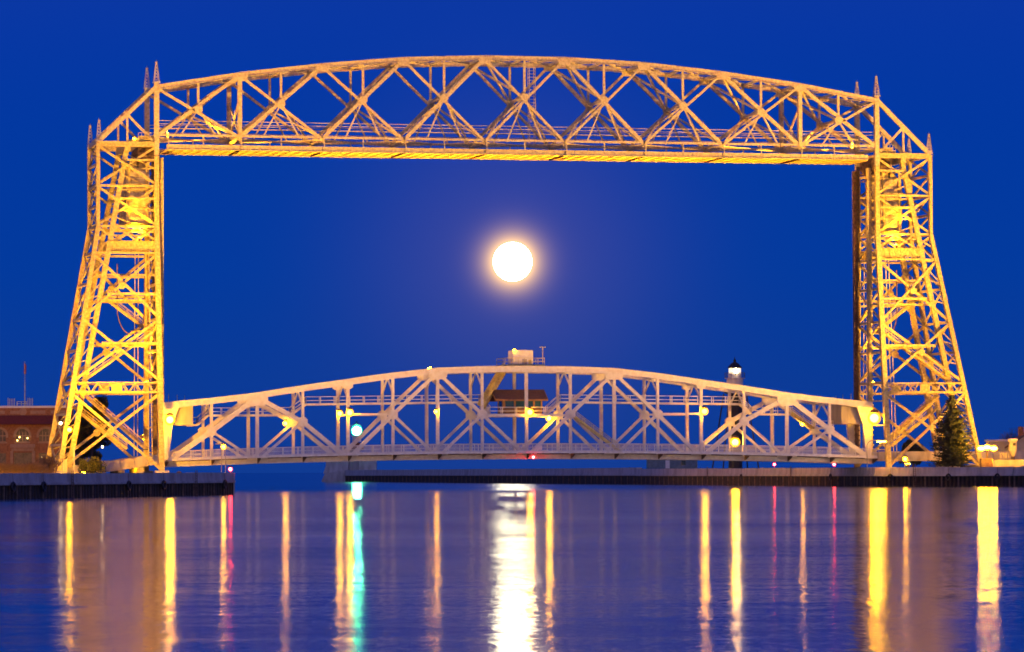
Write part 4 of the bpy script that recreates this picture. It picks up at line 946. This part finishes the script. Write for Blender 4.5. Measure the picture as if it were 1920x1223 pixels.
# shielded street lamp on a curved arm
p = at(1653, 828, 648); q = at(1626, 876, 648)
sl_ = thing('street_lamp', (q.x, q.y, 2.8), 'shielded street lamp on a curved pole in front of the right tower', 'street lamp')
b = MB(); tube_path(b, [V((q.x, q.y, 2.7)), V((q.x, q.y, p.z - .6)), V((q.x, q.y, p.z - .1)) + RX * .25, V((q.x, q.y, p.z + .22)) + RX * .8, p + UP * .25], .08, .06, 7); b.build('pole', GREY, sl_)
MB().beam(p - RX * .75 + UP * .18, p + RX * .75 + UP * .18, .5, .2, (0, 1, 0)).build('hood', GREY, sl_); MB().beam(p - RX * .68, p + RX * .68, .44, .24, (0, 1, 0)).build('lamp_tube', E_BIG, sl_)
post_lamp(1697, 861, 650, 2.8, 'low lamp at the foot of the right tower', .3, E_SOD)
# brightest flood beside the right tower
p = at(1852, 841, 642)
bf = thing('floodlight_cluster', (p.x, p.y, 2.8), 'brightest cluster of flood lamps at the right foot of the right tower', 'floodlight')
for k in (-1.1, -.1, .95):
    c = p + RX * k + UP * (.12 if k == -.1 else -.06); a = (V((-.35, -1, .1))).normalized()
    MB().cyl(c - a * .02, c + a * .5, .4, .52, 14).build('lamp_head', DARKST, bf); MB().lathe(c + a * .5, [(.05, -.3), (.42, -.22), (.56, 0), (.42, .22), (.05, .3)], 14).build('lens', E_BIG, bf)
MB().cyl((p.x, p.y + .4, 2.6), (p.x, p.y + .4, p.z), .2, .12, 8).beam(p - RX * 1.5 + V((0, .4, 0)), p + RX * 1.5 + V((0, .4, 0)), .14, .14, (0, 0, 1)).build('pole', DARKST, bf)
spot('flood_beam', p + V((1.9, .9, .3)), at(1900, 858, 668), 9000.0, SOD, 120, .7, .3, bf); spot('flood_beam', p + V((-1.6, -1.0, 1.0)), at(1800, 800, 652), 9000.0, SOD, 110, .7, .3, bf)
c = at(1852, 866, 642); MB().box(c.x - 1.1, c.x + .9, c.y, c.y + .8, 2.6, 4.4).build('ballast_box', DARKST, bf)
# small lamps on the left tower leg
globe_lamp(at(114, 794, 633), 'small white lamp on the outer legs of the left tower', .2, E_WHT, (0, .5, 0), 'lamps on the left tower')
globe_lamp(at(130, 806, 622), 'yellow lamp hung low on the left tower leg', .34, E_SOD, (0, .5, 0), 'lamps on the left tower')
globe_lamp(at(192, 838, 640), 'tiny lamp glinting before the dark trees under the left tower', .13, E_WHT, (0, .5, 0), 'lamps on the left tower')
globe_lamp(at(252, 261, 634), 'small lamp on top of the left tower', .2, E_SOD, (0, .5, 0), 'lamps on the left tower')

# added floodlights, fittings unseen, inferred from the light on the steel
K = 1000.0
flood((-64.5, 3.0, 2.6), (-64.5, 5.0, 44), 'floodlight at the foot of the left tower aimed up its shaft', 850 * K, 46)
flood((66.0, 3.0, 3.6), (64.5, 5.0, 44), 'floodlight at the foot of the right tower aimed up its shaft', 850 * K, 46)
flood((-77.5, -42.0, 2.55), (-66, 2, 34), 'floodlight on the left quay aimed at the front of the left tower', 140 * K, 74)
flood((84.0, -40.0, 3.0), (68, 2, 34), 'floodlight on the right quay aimed at the front of the right tower', 140 * K, 74)
flood((-80.0, -60.0, 2.55), (-22, 2, 62), 'floodlight on the left quay aimed at the left half of the overhead truss', 700 * K, 66, PEACH)
flood((86.0, -55.0, 3.0), (24, 2, 62), 'floodlight on the right quay aimed at the right half of the overhead truss', 860 * K, 66, PEACH)
flood((-76.0, -120.0, 2.5), (0, 2, 14), 'warm white floodlight at the end of the left quay aimed at the lift span', 150 * K, 56, HAL)
flood((84.0, -62.0, 3.0), (22, 3, 13), 'warm white floodlight on the right quay aimed at the lift span', 45 * K, 50, HAL)
for s in (-1, 1):
    flood((s * 57.5, 5.0, 56.6), (s * 15, 5.0, 60.5), 'floodlight on the deck at the %s end of the overhead truss' % ('left' if s < 0 else 'right'), 70 * K, 40)

for s in (-1, 1):
    w_ = 'left' if s < 0 else 'right'
    flood((s * 73.0, -21.0, 2.55), (s * 67, 0, 33), 'floodlight on the ground close in front of the %s tower' % w_, 88 * K, 66, box=.2)
    flood((s * 60.9, 4.9, 17.2), (s * 64.5, 4.9, 34), 'floodlight above the road inside the %s tower' % w_, 40 * K, 90, box=.3)
    flood((s * 62.9, -1.0, 39.7), (s * 62.9, 2.5, 48), 'floodlight under the counterweight in the %s tower head' % w_, 30 * K, 80, box=.25)
    flood((s * 14.8, 5.0, 19.45), (s * 26, 5.0, 55), 'floodlight on top of the lift span, %s of its middle' % w_, 260 * K, 105, box=.3)
flood((-60.5, 12.0, 8.5), (64, 70, 2), 'added floodlight behind the left tower aimed across the canal at the far wall', 260 * K, 50)  # added lamp, stands in for street lamps across the canal
p = at(60, 888, 470); flood((p.x, p.y, 2.6), at(60, 870, 520), 'added floodlight behind the left sea wall brightening the dry shrubs', 60 * K, 110, box=.25)  # unseen lamp added to brighten the shrubs and tower feet
p = at(30, 884, 560); flood((p.x, p.y, 2.6), at(30, 825, 720), 'added floodlight behind the dry shrubs brightening the brick building', 430 * K, 60, box=.3)  # added in place of the street lamps that light the museum
globe_lamp((-1.15, 3.1, 22.3), 'small yellow lamp on the upper left corner of the white cabin', .16, E_SOD, (0, .3, 0))

ORD = ('leftmost', 'second from the left', 'third from the left', 'fourth from the left', 'fifth from the left')
def wall_kit(where, p, q, ztop, zcap, ladders, tyres):
    p, q = V((*p, 0)), V((*q, 0)); a = (q - p).normalized(); nr = V((a.y, -a.x, 0))
    for kk, f in enumerate(ladders):
        c = p.lerp(q, f) + nr * .34; root = thing('wall_ladder', c, 'rusty ladder on the %s, %s' % (where, ORD[kk] if len(ladders) > 1 else 'single'), 'ladder', 'ladders on the sea walls'); b = MB()
        for k in (-1, 1): b.beam(c + a * k * .25 + UP * -.3, c + a * k * .25 + UP * (ztop + .3), .07, .07)
        for k in range(9): b.beam(c - a * .25 + UP * (.1 + k * .32), c + a * .25 + UP * (.1 + k * .32), .05, .05)
        b.build('ladder_frame', DARKST, root)
    for kk, f in enumerate(tyres):
        c = p.lerp(q, f) + nr * .42 + UP * (zcap - .15); root = thing('tyre_fender', c, 'black tyre fender on the %s, %s' % (where, ORD[kk]), 'fender', 'tyre fenders on the sea walls'); n = 14; m_ = 6; b = MB()
        for i in range(n):
            for j in range(m_):
                t, u_ = 2 * math.pi * i / n, 2 * math.pi * j / m_; r_ = .45 + .16 * math.cos(u_)
                b.v.append(tuple(c + a * (r_ * math.cos(t)) + UP * (r_ * math.sin(t)) + nr * (.16 * math.sin(u_))))
        for i in range(n):
            for j in range(m_):
                b.f.append((i * m_ + j, ((i + 1) % n) * m_ + j, ((i + 1) % n) * m_ + (j + 1) % m_, i * m_ + (j + 1) % m_))
        b.build('tyre', BLACK, root); MB().beam(c + UP * .45, c + UP * 1.5 - nr * .1, .04, .04).build('chain', DARKST, root)
wall_kit('sea wall below the left tower', (-142.4, -259.6), LC, 2.72, 1.42, (.62, .9), (.5, .56, .74, .82, .97))
wall_kit('wall below the right tower', (57.0, -7.0), (69.3, -36.7), 3.05, 1.62, (.3,), (.12, .55, .9))
wall_kit('brown canal wall', (PX(160), 160), (57.0, -6.9), 3.1, 1.65, (.35, .7), (.5, .85))
